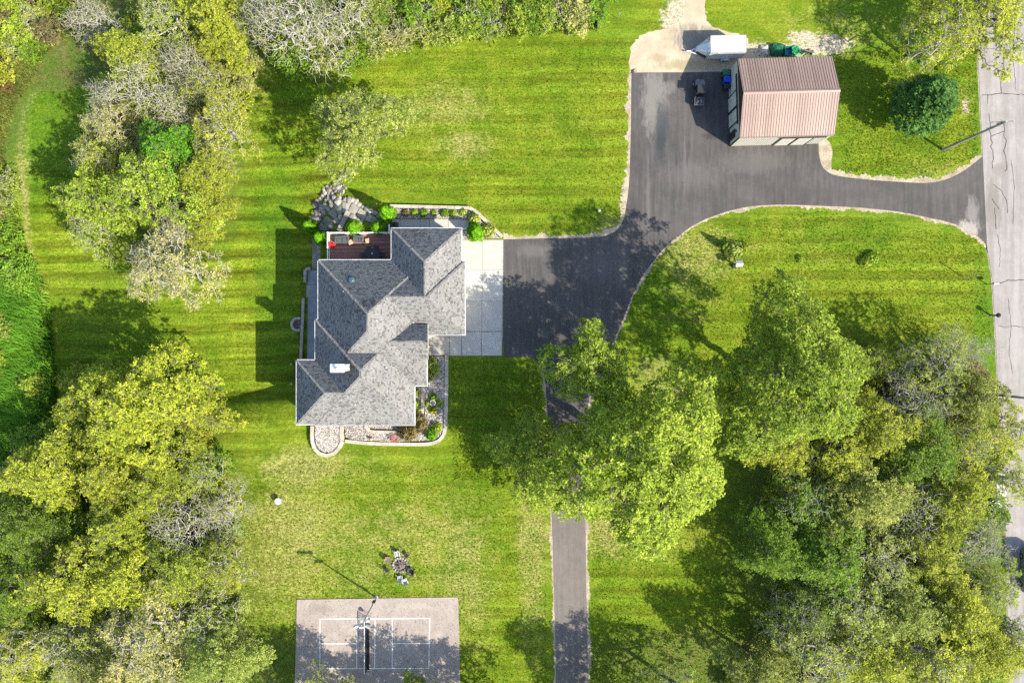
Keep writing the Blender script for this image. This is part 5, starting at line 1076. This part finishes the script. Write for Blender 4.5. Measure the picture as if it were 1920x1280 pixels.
def tree_variant(name, seed, R, H, zb, nclump, mind, rc, nleaf, leaf, amp=.28, low=.45, twigs=0, leaf_frac=1.0, flat=.55, tip=.02, bark='bark', gap=0.0, trunk_r=None, bend=.2, reach=1.25):
    r = np.random.default_rng(seed); C = crown_points(r, R, H, zb, nclump, mind, amp=amp, low=low)
    lean = r.normal(size=2)*.04*H; tr = [np.array([lean[0]*t*t, lean[1]*t*t, t*H*.5]) for t in np.linspace(0, 1, 6)]; tr[0][2] = -.4
    tgt = C
    if twigs:
        k = r.integers(0, len(C), twigs); d = r.normal(size=(twigs,3)); d[:,2] = np.abs(d[:,2])*.7; d /= np.linalg.norm(d, axis=1, keepdims=True); tgt = np.concatenate([C, C[k] + d*rc*r.uniform(.4,reach,(twigs,1))])
    (A, B, ra, rb), isT = skeleton(tgt, tr, r, tip, bend=bend); isT2 = np.concatenate([isT, isT])
    rtr = trunk_r or .018*H + .012*R
    sc = rtr/max(ra[isT2].max(), .01); ra = np.where(isT2, ra*sc, np.minimum(ra, rtr*.62)); rb = np.where(isT2, rb*sc, np.minimum(rb, rtr*.62))
    V, F = frusta(A[isT2], B[isT2], ra[isT2], rb[isT2], 8); trunk = np_mesh('trunk', V, F, M[bark], True)
    V, F = frusta(A[~isT2], B[~isT2], ra[~isT2], rb[~isT2], 4); limbs = np_mesh('limbs', V, F, M[bark], True)
    keep = C[r.uniform(size=len(C)) < leaf_frac]; crown = None
    if len(keep) and nleaf:
        # every clump carries several flat sprays: a short twig with leaves fanning out from it
        per = 11; ns = max(3, int(nleaf/per)); n = len(keep)*ns; k = np.repeat(np.arange(len(keep)), ns)
        d = r.normal(size=(n,3)); d[:,2] = d[:,2]*.7+.25; d /= np.linalg.norm(d, axis=1, keepdims=True)
        sz = r.uniform(.75,1.35,len(keep))[k][:,None]*rc
        c0 = keep[k] + d*sz*r.uniform(.15,.75,(n,1))*np.array([1,1,flat]); ax = c0 - np.array([0,0,H*.45]); ax /= np.linalg.norm(ax, axis=1, keepdims=True)+1e-6
        dirs = d*np.array([1,1,.35]) + ax*np.array([.5,.5,.1]) + r.normal(size=(n,3))*.15; dirs /= np.linalg.norm(dirs, axis=1, keepdims=True)
        side = np.cross(dirs, [0,0,1.0]); side /= np.linalg.norm(side, axis=1, keepdims=True)+1e-6
        ln = sz*r.uniform(.5,1.0,(n,1)); s = np.repeat(np.arange(n), per); t = r.uniform(0,1,(n*per,1)); w = r.uniform(-1,1,(n*per,1))*(.20+.35*(1-t))*ln[s]
        p = c0[s] + dirs[s]*t*ln[s] + side[s]*w + np.array([0,0,-1.0])*(t**2*.18*ln[s] + np.abs(w)*.15) + r.normal(size=(n*per,3))*.03
        up = np.cross(side, dirs); up *= np.sign(up[:,2:3]+1e-6); nrm = up[s]*.9 + ax[s]*.3 + np.array([0,0,.25]) + r.normal(size=(n*per,3))*.32
        g = np.sin(p[:,0]*1.1+seed)+np.sin(p[:,1]*1.3+seed*2)+np.sin(p[:,2]*1.7+seed*3); ok = g > -3 + gap*3
        p, nrm, s = p[ok], nrm[ok], s[ok]
        V, F = leaf_quads(p, nrm, leaf, r, .55); tint = np.clip(r.uniform(0,1,len(keep))[k[s]]*.45 + r.uniform(0,1,n)[s]*.40 + r.uniform(0,.15,len(s)), 0, 1)
        crown = np_mesh('crown', V, F, M['leaf'], attr={'tint': tint})
    VAR[name] = dict(trunk=trunk, limbs=limbs, crown=crown, R=R, H=H)
tree_variant('big1', 1, 10.5, 20, 6.5, 640, .78, 0.78, 125, 0.135, amp=.34, twigs=900, gap=0.58, low=.30)
tree_variant('big2', 2, 9.0, 18, 6, 460, .78, 0.76, 125, 0.13, amp=.42, twigs=700, gap=0.58, low=.30)
tree_variant('airy', 12, 7, 15, 5, 260, .80, .76, 115, .13, amp=.42, twigs=600, gap=.58, low=.25)
tree_variant('broad1', 3, 6, 13.5, 4, 230, .74, 0.74, 135, 0.108, amp=.42, twigs=520, gap=0.4, low=.30)
tree_variant('broad2', 4, 6, 12.5, 3.5, 215, .76, 0.78, 135, 0.108, amp=.46, twigs=520, gap=0.4, low=.30)
tree_variant('broad3', 5, 5, 11.5, 3.5, 165, .72, 0.72, 135, 0.108, amp=.48, twigs=520, gap=0.4, low=.30)
tree_variant('broad4', 15, 6, 12, 3.5, 200, .78, 0.74, 110, 0.105, amp=.55, twigs=700, gap=0.55, low=.25)
tree_variant('sparse1', 6, 5.5, 11.5, 2.5, 190, .68, 0.62, 80, 0.095, amp=.44, twigs=900, leaf_frac=.8, tip=.017, bend=.08, reach=1.7, bark='twig_grey', gap=0.4)
tree_variant('sparse2', 7, 5, 10, 2.0, 170, .66, 0.62, 84, 0.092, amp=.46, twigs=900, leaf_frac=.8, tip=.017, bend=.08, reach=1.7, bark='twig_grey', gap=0.4)
tree_variant('bare1', 8, 5.4, 11, 2.5, 120, .8, 1.0, 34, 0.085, amp=.5, twigs=1300, leaf_frac=.5, tip=.018, bend=.06, reach=2.0, bark='twig_grey')
tree_variant('bare2', 9, 5.4, 10, 2.5, 110, .8, 1.0, 40, 0.085, amp=.55, twigs=1200, leaf_frac=.55, tip=.018, bend=.06, reach=2.0, bark='twig_grey')
tree_variant('round', 10, 3.7, 8.2, 1.0, 260, .38, .50, 140, .12, amp=.05, low=.5, gap=0)
for k in range(3): tree_variant('shrub%d' % (k+1), 20+k, 1.7, 2.3, .2, 26, .45, .55, 130, .09, amp=.3, low=.3, trunk_r=.05, twigs=40, tip=.012)
tree_variant('scrub', 26, 1.8, 2.2, .2, 40, .4, .5, 45, .08, amp=.3, low=.3, trunk_r=.05, twigs=260, tip=.012, bark='twig_grey')
def arbor(seed):
    r = np.random.default_rng(seed); n = 4200; z = r.uniform(0,1,n)**.8; a = r.uniform(0,6.28,n); rad = (1.0*(1-z)**.75*(.35+.65*np.minimum(1,z*6))+.05)*r.uniform(.72,1.05,n)*(1+.13*np.sin(a*5+z*9)); p = np.stack([rad*np.cos(a), rad*np.sin(a), .15+4.3*z], 1)
    nrm = np.stack([np.cos(a), np.sin(a), np.full(n,.7)], 1)+r.normal(size=(n,3))*.35; V, F = leaf_quads(p, nrm, .10, r, .5)
    cr = np_mesh('crown', V, F, M['leaf'], attr={'tint': np.clip(.5+.25*np.sin(a*5+z*9)+r.uniform(-.2,.2,n),0,1)})
    A = np.array([[0,0,-.3],[0,0,1.5]]); B = np.array([[0,0,1.5],[0,0,4.0]]); V, F = frusta(A, B, np.array([.09,.07]), np.array([.07,.02]), 8); return dict(trunk=np_mesh('trunk', V, F, M['bark'], True), limbs=None, crown=cr, R=1.0, H=4.45)
VAR['arbor1'] = arbor(31); VAR['arbor2'] = arbor(32)
def tuft(seed, n, R, h, size, aspect, spread):
    r = np.random.default_rng(seed); a = r.uniform(0,6.28,n); q = np.sqrt(r.uniform(0,1,n)); z = h*(1-.6*q*q)*r.uniform(.3,1,n); p = np.stack([R*q*np.cos(a), R*q*np.sin(a), z], 1)
    nrm = np.stack([np.cos(a)*spread, np.sin(a)*spread, np.ones(n)], 1)+r.normal(size=(n,3))*.4; V, F = leaf_quads(p, nrm, size, r, aspect); return dict(trunk=None, limbs=None, crown=np_mesh('foliage', V, F, M['leaf'], attr={'tint': r.uniform(0,1,n)}), R=R, H=h)
VAR['leafy'] = tuft(41, 150, .5, .55, .11, .6, .8); VAR['grassy'] = tuft(42, 260, .55, .7, .17, .18, 1.3); VAR['hosta'] = tuft(43, 90, .5, .4, .17, .5, 1.0)

C_ = dict(YG=(.305,.332,.042), Y=(.345,.362,.046), G=(.160,.255,.028), LG=(.268,.326,.044), OL=(.270,.300,.075), TAN=(.330,.315,.120), DG=(.150,.225,.030), CR=(.38,.37,.17), BG=(.085,.172,.042), LIME=(.115,.26,.008), MG=(.240,.306,.042), BR=(.19,.15,.075), RED=(.20,.10,.05), BRI=(.12,.27,.022))
WAS = set()
def plant(name, loc, var, s, c, label, cat, group=None, rz=None, sz=None, leafname='crown'):
    v = VAR[var]; t = thing(name, loc, label, cat, random.uniform(0,6.28) if rz is None else rz, group, (s, s, s*(sz or 1.0)))
    if v['trunk'] is not None: part('trunk', v['trunk'], t)
    if v['limbs'] is not None: part('limbs', v['limbs'], t)
    if v['crown'] is not None: part(leafname, v['crown'], t, color=(lambda f: tuple(x*f*random.uniform(.97,1.03) for x in c))(random.uniform(.88,1.12)))
    return t
def tree(px, py, rp, var, c, label, name='broadleaf_tree', zc=.60, sz=1.0, group=None, rz=None, hmax=None):
    """crown centre seen at px,py with picture radius rp; the tree stands straight under its crown"""
    v = VAR[var]; s = rp/15.3/v['R']*.9
    for _ in range(3):
        H = v['H']*s*sz; g = G(px, py, H*zc); s = rp/15.3*(CAM_H-g.z)/CAM_H/v['R']
    H = v['H']*s*sz
    return plant(name, (g.x, g.y, float(hgt(g.x, g.y))), var, s, C_[c] if isinstance(c, str) else c, label, 'tree', group, rz, sz)
# ------------------------------------------------------------------ the trees one by one
GNW, GSW, GE = 'trees of the north-west grove', 'trees of the south-west grove', 'trees of the eastern wood'
B_, D_ = 'broadleaf_tree', 'bare_tree'
for a in [
 # north-west grove
 (405,35,62,'broad1','YG','yellow-green leafy tree cut by the top edge in the north-west grove',B_,GNW),
 (318,42,62,'sparse1','OL','thin olive tree at the top edge left of the yellow-green one',B_,GNW),
 (415,85,48,'broad3','Y','bright yellow crown on the east side of the north-west grove, nearest the mown gap',B_,GNW),
 (245,105,55,'broad2','YG','yellow-green tree right beside the white bare tree at the top left',B_,GNW),
 (178,42,48,'bare1','CR','pale grey leafless tree at the head of the left lawn',D_,GNW),
 (345,105,46,'sparse2','OL','sparse olive tree in the middle of the north-west grove',B_,GNW),
 (270,165,62,'bare2','OL','grey leafless tree with long twigs reaching over the left lawn',D_,GNW),
 (205,180,38,'bare1','TAN','small tan twiggy tree on the left lawn edge, upper of two',D_,GNW),
 (360,130,52,'bare1','CR','white-limbed leafless tree inside the north-west grove',D_,GNW),
 (395,165,50,'sparse1','YG','sparse yellow-green tree at the east edge of the north-west grove, below the yellow crown',B_,GNW),
 (205,235,48,'sparse2','TAN','tan half-bare tree on the left lawn edge, lower of two',B_,GNW),
 (330,205,46,'bare2','LG','leafless grey tree just above the bright green tree',D_,GNW),
 (322,288,56,'broad3','BRI','bright green tree in the centre of the north-west grove',B_,GNW),
 (420,240,58,'sparse1','Y','yellow sparse tree jutting east over the lawn from the north-west grove',B_,GNW),
 (185,300,52,'sparse2','YG','yellowish tree on the left flank of the grove beside the bright green tree',B_,GNW),
 (285,360,92,'broad4','LG','largest yellow-green tree in the lower part of the north-west grove',B_,GNW),
 (180,375,58,'broad3','LG','light green tree at the left edge of the grove beside the largest one',B_,GNW),
 (385,345,56,'broad1','YG','yellow-green tree at the right edge of the grove beside the largest one',B_,GNW),
 (395,300,44,'sparse2','OL','small sparse tree between the yellow jutting tree and the largest tree',B_,GNW),
 (178,430,52,'sparse1','LG','pale thin tree at the lower left of the north-west grove',B_,GNW),
 (330,435,46,'bare1','CR','grey leafless tree above the cream-coloured tree',D_,GNW),
 (318,500,82,'sparse2','CR','cream-flowering tree at the southern tip of the north-west grove',B_,GNW),
 (390,410,44,'broad3','YG','small yellow-green tree above and right of the cream tree',B_,GNW),
 (560,55,85,'bare1','OL','wide grey bare tree at the top edge left of the thicket',D_,GNW),
 (490,30,55,'bare2','OL','grey bare tree at the top edge right of the north-west grove',D_,GNW),
 (640,50,60,'bare2','YG','pale bare tree at the top edge where the thicket begins',D_,GNW),
 (670,238,80,'broad3','OL','olive feathery tree standing alone on the lawn north of the patio steps',B_,None),
 # south-west grove
 (275,765,118,'big2','Y','big yellow tree at the head of the south-west grove',B_,GSW),
 (180,745,58,'broad3','YG','yellow-green crown on the left shoulder of the big yellow tree',B_,GSW),
 (365,770,64,'broad4','Y','yellow crown on the right shoulder of the big yellow tree',B_,GSW),
 (95,880,78,'broad2','YG','yellow-green tree at the left edge of the picture below the reeds',B_,GSW),
 (215,880,72,'broad1','Y','yellow tree below the big yellow tree, left of the dark gap',B_,GSW),
 (300,905,74,'broad4','YG','yellow-green tree at the centre of the south-west grove above the bare one',B_,GSW),
 (385,890,46,'sparse2','LG','light sparse tree at the east edge of the south-west grove, top one',B_,GSW),
 (425,955,48,'bare2','CR','white bare tree hanging over the dry lawn',D_,GSW),
 (345,985,60,'bare1','LG','grey twiggy tree in the centre of the south-west grove',D_,GSW),
 (235,985,66,'broad3','YG','yellow-green tree left of the grey twiggy tree',B_,GSW),
 (70,985,70,'broad2','DG','dark green tree at the left edge in the south-west grove, upper one',B_,GSW),
 (150,1075,92,'broad4','YG','broad yellow-green tree at the left of the south-west grove',B_,GSW),
 (265,1080,82,'broad2','Y','yellow tree in the lower middle of the south-west grove',B_,GSW),
 (350,1060,60,'broad3','LG','light green tree right of the lower yellow tree',B_,GSW),
 (425,1050,52,'sparse1','YG','thin yellow-green tree at the dry lawn, east edge of the grove',B_,GSW),
 (35,1100,60,'broad3','DG','dark green tree at the left edge in the south-west grove, lower one',B_,GSW),
 (290,1190,100,'sparse1','TAN','large tan tree near the bottom of the south-west grove',B_,GSW),
 (390,1165,72,'sparse2','OL','olive half-bare tree at the bottom right of the south-west grove',B_,GSW),
 (160,1205,80,'sparse2','OL','olive sparse tree at the bottom left of the south-west grove',B_,GSW),
 (420,1225,68,'broad1','OL','olive tree cut by the bottom edge near the court',B_,GSW),
 (45,1215,66,'sparse1','YG','sparse yellow-green tree in the bottom left corner',B_,GSW),
 (230,1265,70,'broad3','TAN','tan tree cut by the bottom edge below the large tan one',B_,GSW),
 # maples by the lane
 (1108,692,86,'airy','MG','green maple standing where the lane leaves the driveway',B_,None),
 (1205,866,182,'big1','LG','very large light green maple hanging over the lane',B_,None),
 (1010,862,92,'big2','LG','smaller light green crown over the lane, left of the very large maple',B_,None),
 (1480,705,150,'big1','MG','large green maple at the north corner of the eastern wood',B_,GE),
 (1580,680,62,'broad4','LG','light green crown on the road side of the large green maple',B_,GE),
 (1465,830,70,'broad3','YG','yellow-green crown below the large green maple',B_,GE),
 # eastern wood
 (1745,690,72,'sparse1','OL','sparse brownish tree at the north-east corner of the wood',B_,GE),
 (1800,660,48,'bare2','OL','thin grey tree closest to the blue post at the road',D_,GE),
 (1700,760,62,'bare1','OL','grey bare tree inside the north edge of the wood',D_,GE),
 (1810,740,58,'broad3','OL','olive tree by the second utility pole',B_,GE),
 (1640,800,76,'broad1','YG','yellow-green tree inside the wood below the large green maple',B_,GE),
 (1560,850,70,'broad4','Y','yellow tree in the upper middle of the wood',B_,GE),
 (1720,850,80,'broad2','DG','dark green tree in the upper right of the wood',B_,GE),
 (1800,830,66,'sparse2','YG','yellow half-bare tree above the white car',B_,GE),
 (1880,800,55,'sparse1','Y','thin yellow tree leaning over the road above the white car',B_,GE),
 (1500,940,75,'sparse2','DG','dark sparse tree at the west edge of the wood',B_,GE),
 (1610,930,82,'broad1','OL','olive tree in the heart of the wood',B_,GE),
 (1700,945,70,'bare2','LG','grey bare tree in the heart of the wood',D_,GE),
 (1780,930,72,'broad3','YG','yellow-green tree left of the white car',B_,GE),
 (1895,900,48,'sparse2','Y','thin yellow tree over the road beside the white car',B_,GE),
 (1450,1020,70,'broad2','G','green tree on the west edge of the wood over the long shadows',B_,GE),
 (1545,1040,80,'broad3','DG','dark green tree in the lower west of the wood',B_,GE),
 (1640,1040,80,'sparse1','OL','olive half-bare tree in the lower middle of the wood',B_,GE),
 (1740,1040,78,'broad4','YG','yellow-green tree in the lower east of the wood',B_,GE),
 (1820,1010,60,'bare1','OL','grey bare tree by the road south of the white car',D_,GE),
 (1850,1100,58,'sparse1','LG','thin light tree at the road beside the van',B_,GE),
 (1590,1130,85,'sparse2','OL','olive half-bare tree in the lower part of the wood',B_,GE),
 (1690,1135,80,'broad2','OL','denser olive tree right of the half-bare olive one in the lower wood',B_,GE),
 (1780,1150,76,'broad3','Y','yellow tree in the lower east of the wood near the road',B_,GE),
 (1500,1145,62,'sparse1','DG','dark sparse tree at the lower west edge of the wood',B_,GE),
 (1530,1225,86,'sparse1','OL','olive sparse tree near the bottom edge, west side of the wood',B_,GE),
 (1640,1230,84,'broad4','YG','yellow-green tree near the bottom edge, middle of the wood',B_,GE),
 (1745,1235,84,'sparse2','Y','yellow half-bare tree near the bottom edge, east side of the wood',B_,GE),
 (1840,1215,68,'broad2','YG','yellow-green tree in the bottom right near the road',B_,GE),
 (1900,1190,52,'bare2','OL','thin bare tree over the road at the bottom right',D_,GE),
 (1420,1255,58,'broad3','OL','olive tree cut by the bottom edge, westmost of the wood',B_,GE),
 (1575,885,50,'bare1','OL','dark bare tree between the yellow and olive trees of the wood',D_,GE),
 # top right
 (1840,40,85,'broad4','YG','yellow-green tree spreading over the road in the top right corner',B_,None),
 (1760,70,76,'sparse1','YG','sparse yellow tree leaning left of the corner tree at the top right',B_,None),
 ]:
    px, py, rp, var, c, label, nm, grp = a
    tree(px, py, rp, var, c, label, nm, group=grp, sz=(1.0 if rp > 70 else 1.15)*{1010:.70,1465:.75,1580:.8,1108:1.12,1200:.78,1480:1.35}.get(px, 1.0))
tree(1726, 199, 57, 'round', 'BG', 'round dense blue-green tree on the lawn between the barn and the road', 'round_tree', zc=.42)
# trees just beyond the bottom edge whose shadows fall on the court and the lane
for px, py, rp, var, c in [(655,1366,78,'big2','OL'),(818,1398,74,'broad3','OL'),(925,1365,70,'broad1','LG'),(775,1290,30,'broad3','LG'),(1180,1355,80,'broad1','MG'),(1290,1330,80,'sparse1','OL'),(560,1320,62,'sparse2','OL'),(1130,1335,40,'sparse2','LG')]:
    tree(px, py, rp, var, c, ('olive' if c=='OL' else 'light green' if c=='LG' else 'mid green')+' leafy tree beyond the bottom edge shading the '+('court' if px < 960 else 'lane'), group='trees beyond the bottom edge')

# ------------------------------------------------------------------ evergreens, bushes and bed plants
def bush(px, py, var, s, c, label, name='shrub', cat='shrub', group=None, dz=0.0, sz=None, leafname='crown', zc=0.0):
    g = G(px, py, zc); return plant(name, (g.x, g.y, g.z-zc+dz), var, s, C_[c], label, cat, group, None, sz, leafname)
NTH = ['first','second','third','fourth','fifth','sixth','seventh','eighth']
CN = dict(G='green', DG='dark green', OL='olive', YG='yellow-green', LG='light green', MG='mid green', TAN='tan', BR='brown', RED='red-brown', Y='yellow')
ga = 'lime green conical evergreens round the patio'
for px, py, s, lb, zz in [(722.5,396,1.0,'lime green conical evergreen at the west end of the north planting bed',1.0),(661,424.5,1.0,'lime green conical evergreen north of the deck rail, western of two',.62),(705.5,425,.92,'lime green conical evergreen north of the deck rail, eastern of two',.62),
                      (599,445,1.0,'lime green conical evergreen above the west end of the lower walk',.9),(578,423,.95,'lime green conical evergreen at the lawn edge left of the patio steps',.9),(891,433,1.15,'lime green conical evergreen beside the concrete apron',.62)]:
    H = 4.45*s*zz*.6; g = G(px, py, H); plant('evergreen', (g.x, g.y, float(hgt(g.x,g.y))), 'arbor%d' % (1+(int(px) % 2)), s*1.05, C_['LIME'], lb, 'evergreen', ga, None, zz)
for kk_, (px, py, s, c) in enumerate([(741,399,.75,'OL'),(761,400,.95,'BR'),(777,399,.9,'MG'),(795,400,1.1,'G'),(814,400,.8,'LG'),(834,400,1.1,'G'),(850,401,.95,'MG'),(868,399,.95,'LG')]):
    bush(px, py, 'leafy', s, c, NTH[kk_]+' clipped plant from the west end of the north planting bed', 'bed_plant', 'plant', 'small plants of the north bed', .24, None, 'foliage')
bush(889,412,'leafy',1.5,'OL','dark leafy plant above the evergreen at the apron corner','bed_plant','plant',None,.22,1.3,'foliage')
bush(914,433,'leafy',1.9,'OL','dark reddish-green bush in the corner bed by the driveway','bed_plant','plant',None,.22,.9,'foliage')
for px, py, s, c, lb in [(808,683,1.7,'OL','tall brown-green ornamental grass south of the concrete apron, upper one'),(804,703,1.5,'TAN','tan ornamental grass south of the concrete apron, lower one'),(813,692,1.4,'MG','green ornamental grass tuft between the bed wall and the tan grass')]:
    bush(px, py, 'grassy', s, c, lb, 'ornamental_grass', 'plant', None, .2, 1.3, 'foliage')
for px, py, s, c, lb in [(812,744,1.0,'G','dark hosta north of the white spiral bowl'),(824,755,.9,'MG','hosta east of the white spiral bowl'),(813,768,1.1,'Y','yellow hosta south of the white spiral bowl'),(801,756,.85,'LG','light hosta west of the white spiral bowl'),(781,735,1.0,'LG','light leafy plant behind the short bed wall, northern one'),(782,755,1.1,'MG','leafy plant behind the short bed wall, southern one'),(786,768,.8,'LG','small leafy plant at the foot of the short bed wall')]:
    bush(px, py, 'hosta', s, c, lb, 'bed_plant', 'plant', None, .22, None, 'foliage')
for px, py, s in [(785,783,1.5),(790,795,1.6),(775,803,1.8),(762,808,1.8),(770,815,1.3),(757,800,1.3)]:
    bush(px, py, 'grassy', s, 'BR', 'brown ornamental grass mound at the south-east corner of the house', 'ornamental_grass', 'plant', 'brown grasses at the house corner', .2, 1.2, 'foliage')
bush(810,812,'leafy',1.5,'LIME','bright green pointed bush in the corner of the south-east bed','bed_plant','plant',None,.2,1.6,'foliage'); bush(820,800,'leafy',1.3,'LG','light green bush above the bright pointed bush in the south-east bed','bed_plant','plant',None,.2,1.2,'foliage')
for px, py, s, c in [(578,430,.7,'LG'),(584,418,.8,'Y'),(592,410,.7,'LG'),(581,408,.6,'LG'),(574,415,.7,'MG'),(600,398,.8,'Y'),(587,398,.7,'LG'),(604,388,.6,'OL'),(612,378,.7,'LG'),(622,373,.6,'OL'),(635,366,.7,'LG'),(628,378,.5,'MG')]:
    bush(px, py, 'leafy', s, c, 'small yellow-green plant growing between the patio boulders', 'bed_plant', 'plant', 'plants among the patio boulders', 0, None, 'foliage')
for px, py in [(566,515),(567,534),(566,575),(565,590),(563,630),(562,643),(562,660),(569,505)]:
    bush(px, py, 'hosta', .55, 'G', 'small dark plant along the low wall of the west walk', 'bed_plant', 'plant', 'plants along the west walk', 0, None, 'foliage')
g = G(1352,460); plant('evergreen', tuple(g), 'arbor1', .55, C_['DG'], 'slim dark conical evergreen on the east lawn by the driveway bend', 'evergreen', None, 0, 1.0)
bush(1374,469,'leafy',2.3,'OL','dark shaggy bush between the slim evergreen and the birdhouse',name='shrub',cat='shrub',sz=1.1)
bush(1393,465,'grassy',1.3,'LG','pale grass clump right of the dark shaggy bush','ornamental_grass','plant',None,0,1.0,'foliage')
bush(1632,484,'leafy',1.7,'MG','low leafy sapling in the middle of the east lawn','shrub','shrub'); bush(1620,492,'grassy',1.2,'LG','pale grass tuft beside the low leafy sapling','ornamental_grass','plant',None,0,1.0,'foliage')
bush(1500,486,'leafy',1.0,'MG','small sapling on the east lawn west of the low leafy one','shrub','shrub')
# thicket along the top edge
k = 0; rs = random.Random(5)
thick = []
while len(thick) < 58:
    px = rs.uniform(665, 1112); lim = 98 - .13*(px-600); py = rs.uniform(-30, lim)
    if all((px-q[0])**2+(py-q[1])**2 > 22**2 for q in thick): thick.append((px, py))
for px, py in thick:
    c = rs.choice(['G','DG','OL','YG','LG','MG','OL','TAN','DG']); bush(px, py, rs.choice(['shrub1','shrub2','shrub3','scrub']), rs.uniform(.8,1.35), c, CN[c]+' wild shrub in the '+('westmost part' if px < 780 else 'west half' if px < 890 else 'east half' if px < 1000 else 'mesh-fence end')+' of the top thicket', group='shrubs of the top thicket', sz=rs.uniform(.8,1.3))
# bushes at the left edge, undergrowth in the woods
for poly, n, cs, lb, grp, dmin in [
  ([(0,-20),(150,-20),(140,60),(70,95),(0,170)], 20, ['YG','OL','RED','LG','G','TAN','BR'], 'brushy shrub in the top left corner', 'shrubs of the top left corner', 20),
  ([(-10,540),(70,560),(92,640),(95,740),(70,830),(-10,850)], 3, ['G','LG','OL','DG'], 'weedy bush among the reeds at the left edge', 'bushes among the left reeds', 26),
  ([(-10,180),(28,200),(12,300),(25,380),(45,470),(50,530),(-10,540)], 4, ['OL','TAN','G'], 'weedy bush in the meadow strip at the left edge', 'bushes of the left meadow strip', 20),
  ([(150,20),(440,0),(470,120),(430,250),(420,420),(350,540),(250,540),(150,420),(170,250)], 30, ['OL','G','YG','DG','TAN'], 'undergrowth shrub beneath the north-west grove', 'undergrowth of the north-west grove', 34),
  ([(0,830),(140,700),(400,720),(440,880),(440,1080),(470,1230),(440,1300),(0,1300)], 60, ['OL','DG','YG','G','DG','MG'], 'undergrowth shrub beneath the south-west grove', 'undergrowth of the south-west grove', 38),
  ([(1460,840),(1650,640),(1800,640),(1850,800),(1860,1000),(1870,1300),(1380,1300),(1420,1150)], 80, ['OL','DG','YG','G','BR','MG','DG'], 'undergrowth shrub beneath the eastern wood', 'undergrowth of the eastern wood', 36),
  ([(560,90),(690,70),(720,95),(620,130),(560,120)], 7, ['G','DG','OL'], 'shrub beneath the bare trees left of the thicket', 'shrubs at the west end of the thicket', 24)]:
    got = []
    for q in in_poly(poly, 4000, n):
        if len(got) < n and all((q[0]-w[0])**2+(q[1]-w[1])**2 > dmin**2 for w in got): got.append(q)
    for px, py in got:
        c = rs.choice(cs); bush(px, py, rs.choice(['shrub1','shrub2','shrub3','scrub']), rs.uniform(.8,1.5), c, CN[c]+' '+lb, group=grp, sz=rs.uniform(.8,1.2))

# ------------------------------------------------------------------ grasses nobody could count
def blades(name, polys, h0, h1, w, c, seed, lean=(0,0), dens=None):
    r = np.random.default_rng(seed); Cs = np.concatenate([Gv(in_poly(p, n, seed+i)) for i, (p, n) in enumerate(polys)]); n = len(Cs)
    a = r.uniform(0,6.28,n); h = r.uniform(h0,h1,n); L = r.normal(size=(n,2))*.45 + np.array(lean); d = np.stack([np.cos(a), np.sin(a), np.zeros(n)], 1)*w
    top = Cs + np.stack([L[:,0]*h, L[:,1]*h, h], 1); mid = Cs + np.stack([L[:,0]*h*.3, L[:,1]*h*.3, h*.6], 1); Cs = Cs - [0,0,.05]
    V = np.stack([Cs-d, Cs+d, mid+d*.8, mid-d*.8, mid-d*.8, mid+d*.8, top+d*.15, top-d*.15], 1).reshape(-1,3); F = np.arange(8*n).reshape(-1,4)
    clump = .5+.5*np.sin(Cs[:,0]*.9+seed)*np.cos(Cs[:,1]*.7); t = np.repeat(np.clip(clump*.7+r.uniform(0,.3,n),0,1), 2)
    o = part(name, np_mesh(name, V, F, M['blade'], attr={'tint': t}), None, 'stuff', color=c); return o
tag(blades('reeds', [([(-20,560),(60,548),(82,590),(90,640),(96,700),(92,760),(60,820),(-20,850)], 8000),([(-20,500),(40,500),(80,520),(100,590),(106,660),(112,720),(108,790),(70,850),(-20,880)], 8000)], .7, 1.9, .06, (.085,.20,.016), 51, (-.55,.25)), 'tall dark green reeds at the left edge of the lawn', 'reeds')
tag(blades('reeds', [([(-20,480),(60,480),(92,540),(100,640),(108,740),(110,800),(80,860),(-20,900)], 8000),([(-20,300),(30,330),(45,420),(60,500),(90,540),(-20,560)], 6000)], .5, 1.5, .05, (.16,.23,.03), 57, (-.4,.3)), 'paler yellowish reeds mixed along the left edge', 'reeds')
tag(blades('meadow_grass', [([(-20,170),(90,90),(70,150),(35,190),(14,260),(10,330),(42,420),(50,500),(80,520),(-20,530)], 12000),([(-20,-20),(150,-20),(150,60),(100,95),(-20,180)], 9000),([(560,130),(690,70),(720,92),(1120,58),(1120,-20),(660,-20),(600,90)], 16000)], .35, 1.0, .026, (.16,.175,.04), 52), 'tall yellow-brown meadow grass along the left and top edges', 'meadow grass')
tag(blades('meadow_grass', [([(120,860),(400,860),(440,1000),(460,1290),(-20,1300),(-20,900)], 26000),([(1500,850),(1660,650),(1830,650),(1855,1000),(1870,1300),(1390,1300)], 26000)], .2, .7, .03, (.075,.095,.02), 53), 'rough grass on the floor of the southern woods', 'meadow grass')
lo = [([(450,900),(560,860),(900,880),(1020,940),(1030,1280),(450,1290)], 26000),([(470,120),(600,110),(1175,70),(1170,420),(940,440),(880,380),(620,330),(470,520)], 30000),([(1180,480),(1300,430),(1540,395),(1840,450),(1860,640),(1300,700),(1180,640)], 26000),
      ([(60,150),(140,90),(140,420),(230,520),(520,460),(490,800),(130,690),(60,420)], 26000),([(1560,100),(1830,80),(1835,290),(1740,335),(1580,325)], 12000),([(1110,950),(1400,950),(1400,1280),(1110,1280)], 12000),([(845,675),(1010,680),(1025,900),(850,900)], 9000)]
tag(blades('lawn_tufts', lo, .05, .14, .045, (.10,.135,.010), 54), 'short mown grass tufts over all the lawns', 'grass')
